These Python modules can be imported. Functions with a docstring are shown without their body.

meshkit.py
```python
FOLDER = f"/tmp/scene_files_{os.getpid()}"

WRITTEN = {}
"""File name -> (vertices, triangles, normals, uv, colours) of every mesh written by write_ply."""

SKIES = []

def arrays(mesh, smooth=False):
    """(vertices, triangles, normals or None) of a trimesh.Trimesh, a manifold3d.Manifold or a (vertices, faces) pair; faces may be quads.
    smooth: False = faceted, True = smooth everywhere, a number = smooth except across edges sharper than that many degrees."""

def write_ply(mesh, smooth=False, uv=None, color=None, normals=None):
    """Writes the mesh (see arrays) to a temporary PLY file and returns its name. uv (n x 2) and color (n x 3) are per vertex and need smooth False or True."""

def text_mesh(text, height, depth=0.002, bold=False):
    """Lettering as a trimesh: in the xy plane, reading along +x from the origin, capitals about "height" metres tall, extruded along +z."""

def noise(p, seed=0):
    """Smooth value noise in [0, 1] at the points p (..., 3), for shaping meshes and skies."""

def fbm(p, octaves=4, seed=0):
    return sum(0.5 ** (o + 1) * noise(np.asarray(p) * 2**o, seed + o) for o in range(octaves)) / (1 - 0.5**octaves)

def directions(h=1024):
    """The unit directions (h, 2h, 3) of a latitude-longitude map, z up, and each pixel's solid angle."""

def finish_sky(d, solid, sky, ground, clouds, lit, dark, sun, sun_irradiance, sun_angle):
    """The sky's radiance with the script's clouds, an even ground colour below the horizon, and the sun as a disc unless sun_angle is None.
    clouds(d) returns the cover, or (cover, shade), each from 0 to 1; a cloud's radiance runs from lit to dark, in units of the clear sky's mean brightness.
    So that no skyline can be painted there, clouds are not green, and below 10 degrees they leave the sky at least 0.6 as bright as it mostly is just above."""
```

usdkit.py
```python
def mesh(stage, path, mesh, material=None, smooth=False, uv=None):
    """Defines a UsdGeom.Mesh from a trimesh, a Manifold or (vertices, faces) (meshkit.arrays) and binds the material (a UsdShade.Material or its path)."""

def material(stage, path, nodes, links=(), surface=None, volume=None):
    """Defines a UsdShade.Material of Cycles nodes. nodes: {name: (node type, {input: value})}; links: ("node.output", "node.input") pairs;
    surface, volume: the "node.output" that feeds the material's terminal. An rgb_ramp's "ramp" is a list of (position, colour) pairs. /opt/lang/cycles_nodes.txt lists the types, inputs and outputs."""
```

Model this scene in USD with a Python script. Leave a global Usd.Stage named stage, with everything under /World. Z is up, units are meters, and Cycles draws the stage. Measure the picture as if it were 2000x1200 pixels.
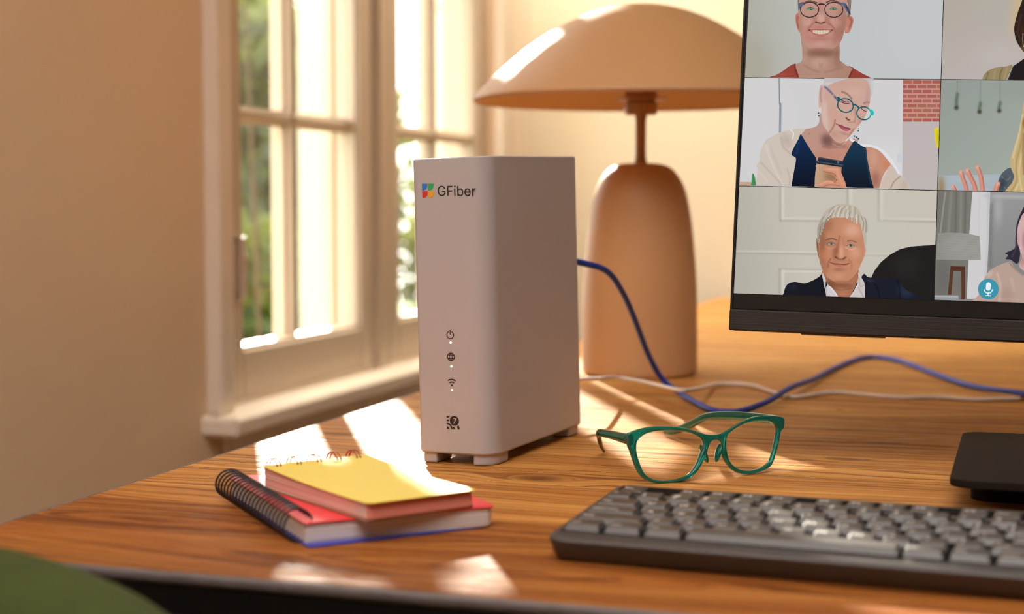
import math, random
import numpy as np
import trimesh, manifold3d, shapely
from shapely.geometry import Polygon, LineString, box as sbox
from scipy.spatial import Delaunay
import usdkit, meshkit
from pxr import Usd, UsdGeom, UsdLux, UsdShade, Gf, Sdf, Vt

random.seed(7)
RNG = np.random.default_rng(7)
stage = Usd.Stage.CreateInMemory()
UsdGeom.SetStageUpAxis(stage, UsdGeom.Tokens.z)
UsdGeom.SetStageMetersPerUnit(stage, 1.0)
UsdGeom.Xform.Define(stage, '/World')
UsdGeom.Scope.Define(stage, '/World/Looks')

# ------------------------------------------------------------------ materials: a tiny node language
class Ref(str):
    pass

class Graph:
    def __init__(s, name):
        s.name, s.nodes, s.links = name, {}, []

    def n(s, kind, **kw):
        me = f'n{len(s.nodes)}'
        ins = {}
        s.nodes[me] = (kind, ins)
        for k, v in kw.items():
            if isinstance(v, Ref):
                s.links.append((str(v), f'{me}.{k}'))
            else:
                ins[k] = v
        return lambda out, me=me: Ref(f'{me}.{out}')

    def m(s, op, a, b=0.5, c=0.0, clamp=False):
        return s.n('math', math_type=op, value1=a, value2=b, value3=c, use_clamp=clamp)('value')

    def mix(s, fac, a, b, kind='mix'):
        return s.n('mix', mix_type=kind, fac=fac, color1=a, color2=b)('color')

    def done(s, surface):
        return usdkit.material(stage, f'/World/Looks/{s.name}', s.nodes, s.links, surface=str(surface))

# ------------------------------------------------------------------ camera, sun, sky, lights, exposure
CAM_H, F_PX, YAW, PITCH = 0.95, 3090.0, math.radians(18.1), math.atan(210 / 3090)
fw = np.array([-math.sin(YAW) * math.cos(PITCH), math.cos(YAW) * math.cos(PITCH), -math.sin(PITCH)])
rt = np.array([math.cos(YAW), math.sin(YAW), 0.0])
up = np.cross(rt, fw)

def matrix(cols, origin):
    m = Gf.Matrix4d(1)
    for i, c in enumerate(cols):
        m.SetRow(i, Gf.Vec4d(*map(float, c), 0))
    m.SetRow(3, Gf.Vec4d(*map(float, origin), 1))
    return m

def aim(d):
    """Columns of a frame whose -z looks along d."""
    z = -np.asarray(d, float) / np.linalg.norm(d)
    x = np.cross([0, 0, 1], z)
    x = x / np.linalg.norm(x) if np.linalg.norm(x) > 1e-6 else np.array([1.0, 0, 0])
    return [x, np.cross(z, x), z]

cam = UsdGeom.Camera.Define(stage, '/World/camera')
cam.AddTransformOp().Set(matrix([rt, up, -fw], [0, 0, CAM_H]))
cam.CreateHorizontalApertureAttr(36.0)
cam.CreateVerticalApertureAttr(21.6)
cam.CreateFocalLengthAttr(36.0 * F_PX / 2000)
cam.CreateClippingRangeAttr(Gf.Vec2f(0.05, 200))
cam.CreateFStopAttr(5.0)
cam.CreateFocusDistanceAttr(1.17)
cam.CreateExposureAttr(0.0)

SUN_AZ, SUN_EL = math.radians(28.6), math.radians(20.5)
sun_dir = np.array([math.sin(SUN_AZ) * math.cos(SUN_EL), -math.cos(SUN_AZ) * math.cos(SUN_EL), -math.sin(SUN_EL)])
sun = UsdLux.DistantLight.Define(stage, '/World/sun')
sun.AddTransformOp().Set(matrix(aim(sun_dir), [0, 0, 5]))
sun.CreateIntensityAttr(4.3)
sun.CreateColorAttr(Gf.Vec3f(1.0, 0.92, 0.80))
sun.CreateAngleAttr(0.7)
sun.CreateNormalizeAttr(True)

dome = UsdLux.DomeLight.Define(stage, '/World/sky')
dome.CreateIntensityAttr(1.9)
dome.CreateColorAttr(Gf.Vec3f(1.0, 0.965, 0.93))

# added fill spot without a fixture, brightens the far wall and back of desk
spot = UsdLux.SphereLight.Define(stage, '/World/downlight')
spot_at = np.array([-0.88, 2.97, 2.2])
spot.AddTransformOp().Set(matrix(aim(np.array([0.08, -0.09, -1.2])), spot_at))
spot.CreateRadiusAttr(0.03)
spot.CreateIntensityAttr(2750.0)
spot.CreateColorAttr(Gf.Vec3f(1.0, 0.95, 0.77))
sh = UsdLux.ShapingAPI.Apply(spot.GetPrim())
sh.CreateShapingConeAngleAttr(36.0)
sh.CreateShapingConeSoftnessAttr(0.2)

# ------------------------------------------------------------------ objects
used = {}
def numbered(path):
    k = used.get(path, 0)
    used[path] = k + 1
    return path if k == 0 else f'{path}_{k:03d}'

def tag(o, label=None, cat=None, group=None, kind=None):
    p = o.GetPrim() if hasattr(o, 'GetPrim') else o
    for k, v in (('label', label), ('category', cat), ('group', group), ('kind', kind)):
        if v:
            p.SetCustomDataByKey(k, v)
    return o

def parent_path(parent):
    return '/World' if parent is None else str(parent.GetPath())

def obj(name, mesh, mat, parent=None, smooth=40, label=None, cat=None, group=None, kind=None):
    o = usdkit.mesh(stage, numbered(f'{parent_path(parent)}/{name}'), mesh, mat, smooth)
    return tag(o, label, cat, group, kind)

def thing(name, label=None, cat=None, loc=(0, 0, 0), rz=0.0, group=None, kind=None, frame=None, parent=None):
    o = UsdGeom.Xform.Define(stage, numbered(f'{parent_path(parent)}/{name}'))
    if frame is not None:
        o.AddTransformOp().Set(matrix(frame, loc))
    else:
        o.AddTranslateOp().Set(Gf.Vec3d(*map(float, loc)))
        if rz:
            o.AddRotateZOp().Set(math.degrees(rz))
    return tag(o, label, cat, group, kind)

# ------------------------------------------------------------------ shapes
def cat(*ms):
    return trimesh.util.concatenate(list(ms))

def bx(x0, x1, y0, y1, z0, z1, b=0.0):
    """A box, its edges rounded off by b."""
    if b <= 0:
        m = trimesh.creation.box([x1 - x0, y1 - y0, z1 - z0])
        m.apply_translation([(x0 + x1) / 2, (y0 + y1) / 2, (z0 + z1) / 2])
        return m
    pts = []
    for a, k, c in np.ndindex(2, 2, 2):
        p = np.array([(x0, x1)[a], (y0, y1)[k], (z0, z1)[c]])
        s = np.array([1 - 2 * a, 1 - 2 * k, 1 - 2 * c]) * b
        pts += [p + s * [1, 1, 0] , p + s * [1, 0, 1], p + s * [0, 1, 1], p + s * 0.42]
    return trimesh.convex.convex_hull(np.array(pts))

def loft(rings, cap=True):
    """Rings (k, n, 3) joined in order."""
    rings = [np.asarray(r, float) for r in rings]
    n = len(rings[0])
    v = np.vstack(rings)
    f = []
    for k in range(len(rings) - 1):
        for i in range(n):
            j = (i + 1) % n
            a, b, c, d = k * n + i, k * n + j, (k + 1) * n + j, (k + 1) * n + i
            f += [[a, b, c], [a, c, d]]
    if cap:
        v = np.vstack([v, rings[0].mean(0), rings[-1].mean(0)])
        lo, hi = len(v) - 2, len(v) - 1
        for i in range(n):
            j = (i + 1) % n
            f += [[lo, j, i], [hi, (len(rings) - 1) * n + i, (len(rings) - 1) * n + j]]
    m = trimesh.Trimesh(v, f, process=False)
    if m.volume < 0:
        m.invert()
    return m

def lathe(profile, n=96):
    return loft([[(r * math.cos(t), r * math.sin(t), z) for t in np.linspace(0, 2 * math.pi, n, endpoint=False)] for r, z in profile])

def spline(pts, per=8, closed=False):
    """Catmull-Rom through the points."""
    p = np.asarray(pts, float)
    if closed:
        p = np.vstack([p[-1], p, p[0], p[1]])
    else:
        p = np.vstack([2 * p[0] - p[1], p, 2 * p[-1] - p[-2]])
    t = np.linspace(0, 1, per, endpoint=False)[:, None]
    out = []
    for i in range(1, len(p) - 2):
        a, b, c, d = p[i - 1], p[i], p[i + 1], p[i + 2]
        out.append(0.5 * (2 * b + (c - a) * t + (2 * a - 5 * b + 4 * c - d) * t ** 2 + (3 * b - a - 3 * c + d) * t ** 3))
    if not closed:
        out.append(p[-2][None])
    return np.vstack(out)

def tube(path, r, n=12):
    """A round tube along the path; r a number or one per point."""
    p = np.asarray(path, float)
    r = np.broadcast_to(r, len(p))
    t = np.gradient(p, axis=0)
    t /= np.maximum(np.linalg.norm(t, axis=1, keepdims=True), 1e-12)
    u = np.cross(t[0], [0.1, 0.2, 1.0])
    rings = []
    for i in range(len(p)):
        u = u - t[i] * (u @ t[i])
        u /= np.linalg.norm(u)
        w = np.cross(t[i], u)
        rings.append([p[i] + r[i] * (math.cos(a) * u + math.sin(a) * w) for a in np.linspace(0, 2 * math.pi, n, endpoint=False)])
    return loft(rings)

def rounded(x0, x1, y0, y1, r, n=10):
    """Outline of a rectangle; r = one radius or four (x1y1, x0y1, x0y0, x1y0)."""
    r = np.broadcast_to(r, 4)
    out = []
    for k, (cx, cy) in enumerate(((x1 - r[0], y1 - r[0]), (x0 + r[1], y1 - r[1]), (x0 + r[2], y0 + r[2]), (x1 - r[3], y0 + r[3]))):
        for a in np.linspace(k * math.pi / 2, (k + 1) * math.pi / 2, n):
            out.append((cx + r[k] * math.cos(a), cy + r[k] * math.sin(a)))
    return np.array(out)

def shrink(ring, d):
    """Offsets a closed outline inwards by d."""
    p = np.asarray(ring, float)
    t = np.roll(p, -1, 0) - np.roll(p, 1, 0)
    t /= np.maximum(np.linalg.norm(t, axis=1, keepdims=True), 1e-12)
    return p + d * np.stack([-t[:, 1], t[:, 0]], 1)

def slab(ring, z0, z1, b=0.0):
    """An outline (counter-clockwise) raised from z0 to z1 with rounded edges b."""
    lv = [(b, z0), (b * 0.3, z0 + b * 0.3), (0, z0 + b), (0, z1 - b), (b * 0.3, z1 - b * 0.3), (b, z1)] if b else [(0, z0), (0, z1)]
    return loft([np.column_stack([shrink(ring, d) if d else ring, np.full(len(ring), z)]) for d, z in lv])

def extrude(poly, h):
    return cat(*[trimesh.creation.extrude_polygon(g, h, engine='earcut') for g in getattr(poly, 'geoms', [poly]) if not g.is_empty])

def man(m):
    return manifold3d.Manifold(manifold3d.Mesh(np.asarray(m.vertices, np.float32), np.asarray(m.faces, np.uint32)))

def tri(m):
    q = m.to_mesh()
    return trimesh.Trimesh(q.vert_properties[:, :3], q.tri_verts, process=False)

# ------------------------------------------------------------------ looks
def plain(name, color, rough=0.5, bump=0.0, bscale=400.0, vary=0.0, vscale=6.0, **kw):
    g = Graph(name)
    pos = g.n('geometry')('position')
    base = tuple(color)
    if vary:
        nz = g.n('noise_texture', vector=pos, scale=vscale, detail=4.0, roughness=0.6)('fac')
        base = g.mix(nz, tuple(c * (1 - vary) for c in color), tuple(min(1, c * (1 + vary)) for c in color))
    ins = dict(base_color=base, roughness=rough, **kw)
    if bump:
        b = g.n('noise_texture', vector=pos, scale=bscale, detail=2.0)('fac')
        ins['normal'] = g.n('bump', height=b, strength=bump, distance=0.001)('normal')
    return g.done(g.n('principled_bsdf', **ins)('BSDF'))

def wood(name, tone=(1.0, 1.0, 1.0)):
    g = Graph(name)
    pos = g.n('geometry')('position')
    s = g.n('separate_xyz', vector=pos)
    x, y, z = s('x'), s('y'), s('z')
    rnd = g.m('multiply', g.n('object_info')('random'), 37.0)
    def vec(a, b, c):
        return g.n('combine_xyz', x=a, y=b, z=c)('vector')
    wn = g.n('noise_texture', vector=vec(g.m('multiply', x, 2.6), g.m('multiply', y, 9.0), rnd), scale=1.0, detail=2.0)('fac')
    yw = g.m('add', y, g.m('multiply', g.m('subtract', wn, 0.5), 0.055))
    wn2 = g.n('noise_texture', vector=vec(g.m('multiply', x, 9.0), g.m('multiply', y, 30.0), rnd), scale=1.0, detail=1.0)('fac')
    yw = g.m('add', yw, g.m('multiply', g.m('subtract', wn2, 0.5), 0.008))
    yk = g.m('add', y, g.m('multiply', g.m('subtract', wn2, 0.5), 0.010))
    grain, core = yw, None
    for kx, ky, sx, sy, is_core in ((-0.332, 1.077, 0.026, 0.015, True), (-0.285, 0.80, 0.17, 0.03, False), (-0.52, 0.86, 0.11, 0.02, False), (-0.13, 1.23, 0.02, 0.007, True), (-0.07, 0.998, 0.022, 0.008, True), (-0.25, 1.52, 0.12, 0.03, False)):
        dx = g.m('divide', g.m('subtract', x, kx), sx)
        dy = g.m('divide', g.m('subtract', yk, ky), sy)
        d = g.m('sqrt', g.m('add', g.m('multiply', dx, dx), g.m('multiply', dy, dy)))
        w = g.n('map_range', range_type='smoothstep', value=d, from_min=0.7, from_max=2.4, to_min=1.0, to_max=0.0, clamp=True)('result')
        rings = g.m('add', g.m('multiply', d, sy * 0.9), ky)
        grain = g.n('mix_float', fac=w, a=grain, b=rings)('result')
        if is_core:
            c = g.n('map_range', range_type='smoothstep', value=d, from_min=0.2, from_max=1.25, to_min=1.0, to_max=0.0, clamp=True)('result')
            core = c if core is None else g.m('maximum', core, c)
    broad = g.n('noise_texture', vector=vec(g.m('multiply', x, 1.6), g.m('multiply', grain, 55.0), rnd), scale=1.0, detail=3.0, roughness=0.6)('fac')
    lines = g.n('noise_texture', vector=vec(g.m('multiply', x, 3.0), g.m('multiply', grain, 250.0), rnd), scale=1.0, detail=3.0, roughness=0.55)('fac')
    fibre = g.n('noise_texture', vector=vec(g.m('multiply', x, 60.0), g.m('multiply', y, 1500.0), z), scale=1.0, detail=2.0)('fac')
    blot = g.n('noise_texture', vector=vec(g.m('multiply', x, 5.0), g.m('multiply', y, 8.0), rnd), scale=1.0, detail=4.0)('fac')
    col = g.n('rgb_ramp', fac=broad, ramp=[(0.25, (0.33, 0.115, 0.026)), (0.45, (0.53, 0.220, 0.052)), (0.6, (0.66, 0.315, 0.082)), (0.8, (0.76, 0.42, 0.13))])('color')
    col = g.mix(g.n('map_range', value=blot, from_min=0.35, from_max=0.75, to_min=0.0, to_max=0.45, clamp=True)('result'), col, (0.40, 0.125, 0.028))
    lm = g.n('map_range', range_type='smoothstep', value=lines, from_min=0.5, from_max=0.64, to_min=0.0, to_max=0.85, clamp=True)('result')
    col = g.mix(lm, col, (0.17, 0.055, 0.016))
    col = g.mix(g.m('multiply', fibre, 0.35), col, g.mix(0.6, col, (0.22, 0.08, 0.02)))
    col = g.mix(g.m('multiply', core, 0.8), col, (0.11, 0.030, 0.012))
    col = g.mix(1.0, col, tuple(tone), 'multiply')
    h = g.m('subtract', g.m('multiply', fibre, 0.5), g.m('multiply', lm, 0.9))
    rg = g.n('noise_texture', vector=vec(g.m('multiply', x, 40.0), g.m('multiply', y, 160.0), z), scale=1.0, detail=3.0)('fac')
    h = g.m('add', h, g.m('multiply', rg, 1.2))
    nrm = g.n('bump', height=h, strength=0.8, distance=0.0010)('normal')
    rough = g.n('map_range', value=rg, from_min=0.3, from_max=0.7, to_min=0.36, to_max=0.62, clamp=True)('result')
    return g.done(g.n('principled_bsdf', base_color=col, roughness=rough, normal=nrm, specular_ior_level=0.10)('BSDF'))

M = {}
M['wall_tan'] = plain('wall_tan', (0.86, 0.645, 0.43), 0.75, 0.15, 250, 0.04, 3)
M['wall_cream'] = plain('wall_cream', (0.78, 0.67, 0.51), 0.8, 0.15, 250, 0.03, 3)
M['ceiling'] = plain('ceiling_paint', (0.85, 0.78, 0.70), 0.8)
M['trim'] = plain('trim_paint', (0.84, 0.71, 0.58), 0.42, 0.1, 90, 0.03, 8)
M['sash'] = plain('sash_paint', (0.60, 0.47, 0.35), 0.42, 0.1, 90, 0.03, 8)  # trim colour darkened to stand for shade in the window recess
M['frame_out'] = plain('frame_paint_outside', (0.86, 0.80, 0.70), 0.5, 0.1, 90)
M['floor'] = plain('floor_boards', (0.34, 0.20, 0.11), 0.45, 0.1, 60, 0.2, 4)
M['wood_shaded'] = wood('desk_wood_deep', (0.72, 0.59, 0.50))  # same wood, colour darkened in place of shade at the front
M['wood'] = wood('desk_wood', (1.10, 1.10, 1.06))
M['wood_lit'] = wood('desk_wood_pale', (1.26, 1.42, 1.50))  # same wood, colour lightened in place of light at the back
M['desk_dark'] = plain('desk_dark_stain', (0.006, 0.004, 0.003), 0.6, 0.3, 120, 0.3, 20, specular_ior_level=0.15)
M['desk_lip'] = plain('desk_worn_edge', (0.13, 0.105, 0.10), 0.45, 0.5, 300, 0.4, 60)
M['router'] = plain('router_plastic', (0.47, 0.435, 0.445), 0.5, 0.06, 2600)
M['router_foot'] = plain('router_foot_plastic', (0.46, 0.42, 0.43), 0.5)
M['print'] = plain('black_print', (0.018, 0.012, 0.012), 0.6)
for nm, c in (('blue', (0.03, 0.20, 0.65)), ('green', (0.02, 0.42, 0.08)), ('red', (0.62, 0.03, 0.03)), ('yellow', (0.80, 0.38, 0.01))):
    M['logo_' + nm] = plain('logo_' + nm, c, 0.6)
M['clay'] = plain('lamp_lacquer', (0.62, 0.345, 0.160), 0.5, 0.1, 900)
M['shade_bounce'] = plain('lamp_shade_lining', (0.72, 0.45, 0.25), 0.55)  # paler than the outside, stands in for light bounced up from the desk
M['socket'] = plain('lamp_socket_brown', (0.48, 0.235, 0.10), 0.4)
M['black_plastic'] = plain('black_plastic', (0.030, 0.026, 0.025), 0.42, 0.2, 1500)
M['monitor_black'] = plain('monitor_black', (0.012, 0.011, 0.012), 0.3)
M['base_black'] = plain('monitor_base_black', (0.016, 0.0125, 0.012), 0.62, 0.15, 1800, specular_ior_level=0.05)
M['keycap'] = plain('keycap_plastic', (0.046, 0.037, 0.033), 0.40, 0.2, 2400, specular_ior_level=0.9)
M['kb_body'] = plain('keyboard_plastic', (0.058, 0.049, 0.047), 0.38, 0.15, 1800, specular_ior_level=0.6)
M['bed_black'] = plain('switch_bed_black', (0.006, 0.005, 0.005), 0.8, specular_ior_level=0.1)
M['legend'] = plain('legend_print', (0.80, 0.77, 0.74), 0.6)
M['blue_cable'] = plain('blue_cable_jacket', (0.020, 0.060, 0.42), 0.5, 0.1, 900, specular_ior_level=0.3)
M['white_cable'] = plain('white_cable_jacket', (0.84, 0.75, 0.68), 0.45)
M['red_cover'] = plain('red_cover_card', (0.92, 0.035, 0.055), 0.30, 0.05, 600, coat_weight=0.3, coat_roughness=0.25)
M['yellow_cover'] = plain('yellow_cover_card', (0.86, 0.66, 0.10), 0.55, 0.12, 500, 0.04, 30)
M['blue_cover'] = plain('blue_cover_card', (0.05, 0.06, 0.45), 0.35)
M['kraft'] = plain('brown_back_board', (0.30, 0.17, 0.10), 0.7)
M['coil'] = plain('coil_black', (0.02, 0.016, 0.016), 0.32)
M['copper'] = plain('copper_wire', (0.45, 0.16, 0.07), 0.3, metallic=0.85)
M['velvet'] = plain('green_velvet', (0.036, 0.052, 0.003), 0.85, 0.4, 900, 0.6, 22, sheen_weight=0.04, sheen_roughness=0.4, sheen_tint=(0.6, 0.7, 0.2))
M['chair_leg'] = plain('chair_leg_black', (0.02, 0.018, 0.016), 0.4)
M['hinge'] = plain('hinge_painted_metal', (0.66, 0.53, 0.43), 0.35)
M['steel'] = plain('dark_steel', (0.18, 0.17, 0.16), 0.3, metallic=0.9)
M['post_white'] = plain('post_white_paint', (0.60, 0.55, 0.47), 0.6, 0.1, 60, 0.03, 5)
M['lawn'] = plain('lawn', (0.10, 0.16, 0.03), 0.9, 0.6, 40, 0.4, 5)
M['bark'] = plain('bark', (0.10, 0.065, 0.035), 0.9, 0.5, 60)

def paper(name, c1, c2, freq):
    g = Graph(name)
    s = g.n('separate_xyz', vector=g.n('geometry')('position'))
    nz = g.n('noise_texture', vector=g.n('combine_xyz', x=g.m('multiply', s('x'), 4.0), y=g.m('multiply', s('y'), 4.0), z=g.m('multiply', s('z'), freq))('vector'), scale=1.0, detail=2.0)('fac')
    f = g.n('map_range', value=nz, from_min=0.42, from_max=0.6, clamp=True)('result')
    nrm = g.n('bump', height=nz, strength=0.4, distance=0.0004)('normal')
    return g.done(g.n('principled_bsdf', base_color=g.mix(f, c1, c2), roughness=0.8, normal=nrm)('BSDF'))
M['paper_white'] = paper('paper_edges_white', (0.78, 0.72, 0.68), (0.58, 0.52, 0.50), 2600)
M['paper_pink'] = paper('paper_edges_pink', (0.80, 0.62, 0.55), (0.68, 0.25, 0.22), 1500)
M['paper_salmon'] = paper('paper_edges_salmon', (0.72, 0.24, 0.17), (0.60, 0.17, 0.12), 1500)

def brushed(name, color):
    g = Graph(name)
    s = g.n('separate_xyz', vector=g.n('texture_coordinate')('object'))
    nz = g.n('noise_texture', vector=g.n('combine_xyz', x=g.m('multiply', s('x'), 14.0), y=0.0, z=g.m('multiply', s('z'), 1400.0))('vector'), scale=1.0, detail=3.0)('fac')
    col = g.mix(nz, tuple(c * 0.45 for c in color), tuple(c * 1.6 for c in color))
    nrm = g.n('bump', height=nz, strength=0.35, distance=0.0004)('normal')
    return g.done(g.n('principled_bsdf', base_color=col, roughness=0.42, metallic=0.3, normal=nrm)('BSDF'))
M['brushed'] = brushed('brushed_dark_metal', (0.030, 0.026, 0.027))

def pane(name, tint=(1, 1, 1), refl=1.0):
    g = Graph(name)
    tr = g.n('transparent_bsdf', color=tint)('BSDF')
    gl = g.n('glossy_bsdf', color=(refl, refl, refl), roughness=0.02)('BSDF')
    front = g.m('subtract', 1.0, g.n('geometry')('backfacing'))
    return g.done(g.n('mix_closure', fac=g.m('multiply', g.n('fresnel', IOR=1.45)('fac'), front), closure1=tr, closure2=gl)('closure'))
M['pane'] = pane('window_glass', (0.97, 0.98, 0.96))
M['lens'] = pane('spectacle_lens', (0.985, 0.985, 0.97))

def acetate():
    g = Graph('green_acetate')
    pr = g.n('principled_bsdf', base_color=(0.002, 0.25, 0.20), roughness=0.08, transmission_weight=0.6, ior=1.47, coat_weight=0.5, coat_roughness=0.08)('BSDF')
    return g.done(pr)
M['acetate'] = acetate()
M['acetate_dark'] = plain('dark_temple_tip', (0.02, 0.030, 0.026), 0.2)

def glow(name, color, strength):
    g = Graph(name)
    return g.done(g.n('emission', color=color, strength=strength)('emission'))
M['led'] = glow('white_led', (1.0, 0.97, 0.92), 1.6)

def screen_paint():
    g = Graph('screen_picture')
    c = g.n('attribute', attribute='paint')('color')
    e = g.n('emission', color=c, strength=1.0)('emission')
    return g.done(e)
M['screen'] = screen_paint()

def leafy(name, a, b):
    g = Graph(name)
    r = g.n('geometry')('random_per_island')
    col = g.mix(r, a, b)
    d = g.n('principled_bsdf', base_color=col, roughness=0.5)('BSDF')
    t = g.n('translucent_bsdf', color=g.mix(0.5, col, (0.35, 0.38, 0.05)))('BSDF')
    return g.done(g.n('mix_closure', fac=0.4, closure1=d, closure2=t)('closure'))
M['leaf_dark'] = leafy('leaves_dark', (0.022, 0.045, 0.016), (0.06, 0.09, 0.03))
M['leaf_light'] = leafy('leaves_light', (0.06, 0.095, 0.02), (0.16, 0.19, 0.05))
M['leaf_olive'] = leafy('leaves_olive', (0.10, 0.11, 0.04), (0.22, 0.22, 0.10))

# ------------------------------------------------------------------ the room
WX, YB = -1.03, 3.255            # window wall plane, far wall plane
OX = -1.135                      # outer face of the window wall
wl = man(bx(OX, WX, -3.0, YB + 0.12, 0, 2.5)) - man(bx(OX - 0.05, WX + 0.05, 1.892, 3.03, 0.640, 2.20))
obj('wall_left', tri(wl), M['wall_tan'], smooth=False, kind='structure', label='tan painted plaster wall around the casement window')
obj('wall_back', bx(WX, 2.7, YB, YB + 0.12, 0, 2.5), M['wall_cream'], smooth=False, kind='structure', label='cream painted wall behind the table lamp')
obj('wall_right', bx(2.6, 2.7, -3.0, YB, 0, 2.5), plain('wall_brown', (0.30, 0.19, 0.12), 0.8), smooth=False, kind='structure', label='brown wall at the far right of the room')
obj('wall_front', bx(OX, 2.7, -3.1, -3.0, 0, 2.5), M['wall_tan'], smooth=False, kind='structure', label='tan wall behind the viewer')
obj('ceiling', tri(man(bx(OX, 2.7, -3.1, YB + 0.12, 2.5, 2.6)) - man(bx(-0.95, 0.75, -1.3, 0.65, 2.4, 2.7))), M['ceiling'], smooth=False, kind='structure', label='pale painted ceiling with an added opening for fill light')  # opening is added, an unseen source of soft fill from above
obj('trim_1', cat(bx(-1.0, 0.80, 0.65, 0.70, 2.6, 3.95), bx(-1.0, -0.95, -1.35, 0.65, 2.6, 3.95), bx(0.75, 0.80, -1.35, 0.65, 2.6, 2.8), bx(-0.95, 0.75, -1.35, -1.3, 2.6, 2.8)), M['ceiling'], smooth=False, kind='structure', label='added upstand walls that keep sun out of the ceiling opening')  # unseen baffle added to block direct sun from the ceiling opening
fl = thing('floor', 'brown wooden floor of narrow boards under the desk', kind='structure')
x0 = WX
while x0 < 2.6:
    obj('board', bx(x0, min(x0 + 0.119, 2.6), -3.0, YB, -0.02, 0.0, 0.001), M['floor'], fl, False)
    x0 += 0.12
obj('baseboard_left', bx(WX, WX + 0.018, -3.0, YB, 0, 0.12, 0.004), M['trim'], kind='structure', label='painted skirting along the window wall')
obj('baseboard_back', bx(WX + 0.018, 2.6, YB - 0.018, YB, 0, 0.12, 0.004), M['trim'], kind='structure', label='painted skirting along the cream wall')

# ------------------------------------------------------------------ the casement window
win = thing('window_1', 'pink-beige painted double casement window with small panes in the left wall', kind='structure')
T = M['trim']
obj('casing', cat(bx(WX - 0.002, -1.008, 1.851, 1.892, 0.665, 2.24, 0.004), bx(WX - 0.002, -1.016, 1.892, 1.899, 0.665, 2.20, 0.002)), T, win, 30)
obj('casing', cat(bx(WX - 0.002, -1.008, 3.030, 3.193, 0.665, 2.24, 0.004), bx(-1.012, -1.002, 3.16, 3.193, 0.665, 2.24, 0.003), bx(-1.012, -1.004, 3.075, 3.085, 0.665, 2.24, 0.002)), T, win, 30)
obj('head_casing', bx(WX - 0.002, -1.008, 1.851, 3.193, 2.20, 2.30, 0.004), T, win, 30)
# inner frame, two beads on its face
obj('frame', cat(bx(OX, -1.040, 1.892, 1.930, 0.66, 2.20, 0.002), bx(OX + 0.02, -1.046, 1.930, 1.950, 0.66, 2.20, 0.002), bx(-1.042, -1.035, 1.900, 1.908, 0.66, 2.20, 0.002), bx(-1.042, -1.036, 1.918, 1.926, 0.66, 2.20, 0.002)), M['sash'], win, 30)
obj('frame', bx(OX, -1.040, 3.010, 3.030, 0.66, 2.20, 0.002), M['sash'], win, 30)
obj('frame_head', bx(OX, -1.040, 1.930, 3.010, 2.15, 2.20, 0.002), M['sash'], win, 30)
obj('mullion', cat(bx(OX, -1.082, 2.462, 2.512, 0.66, 2.15, 0.002), bx(-1.0795, -1.038, 2.466, 2.506, 0.66, 2.15, 0.003), bx(OX, OX + 0.02, 2.440, 2.534, 0.66, 2.15, 0.002)), M['sash'], win, 30)
obj('outer_stop', cat(bx(OX - 0.012, OX, 1.90, 1.955, 0.66, 2.20, 0.003)), M['frame_out'], win, 30)
obj('sill', cat(bx(-1.045, -0.978, 1.838, 3.253, 0.637, 0.665, 0.006), bx(OX - 0.04, -1.0475, 1.895, 3.03, 0.637, 0.672, 0.002)), T, win, 30)
obj('sill_apron', bx(WX - 0.001, -1.012, 1.885, 3.20, 0.57, 0.637, 0.004), T, win, 30)

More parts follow.
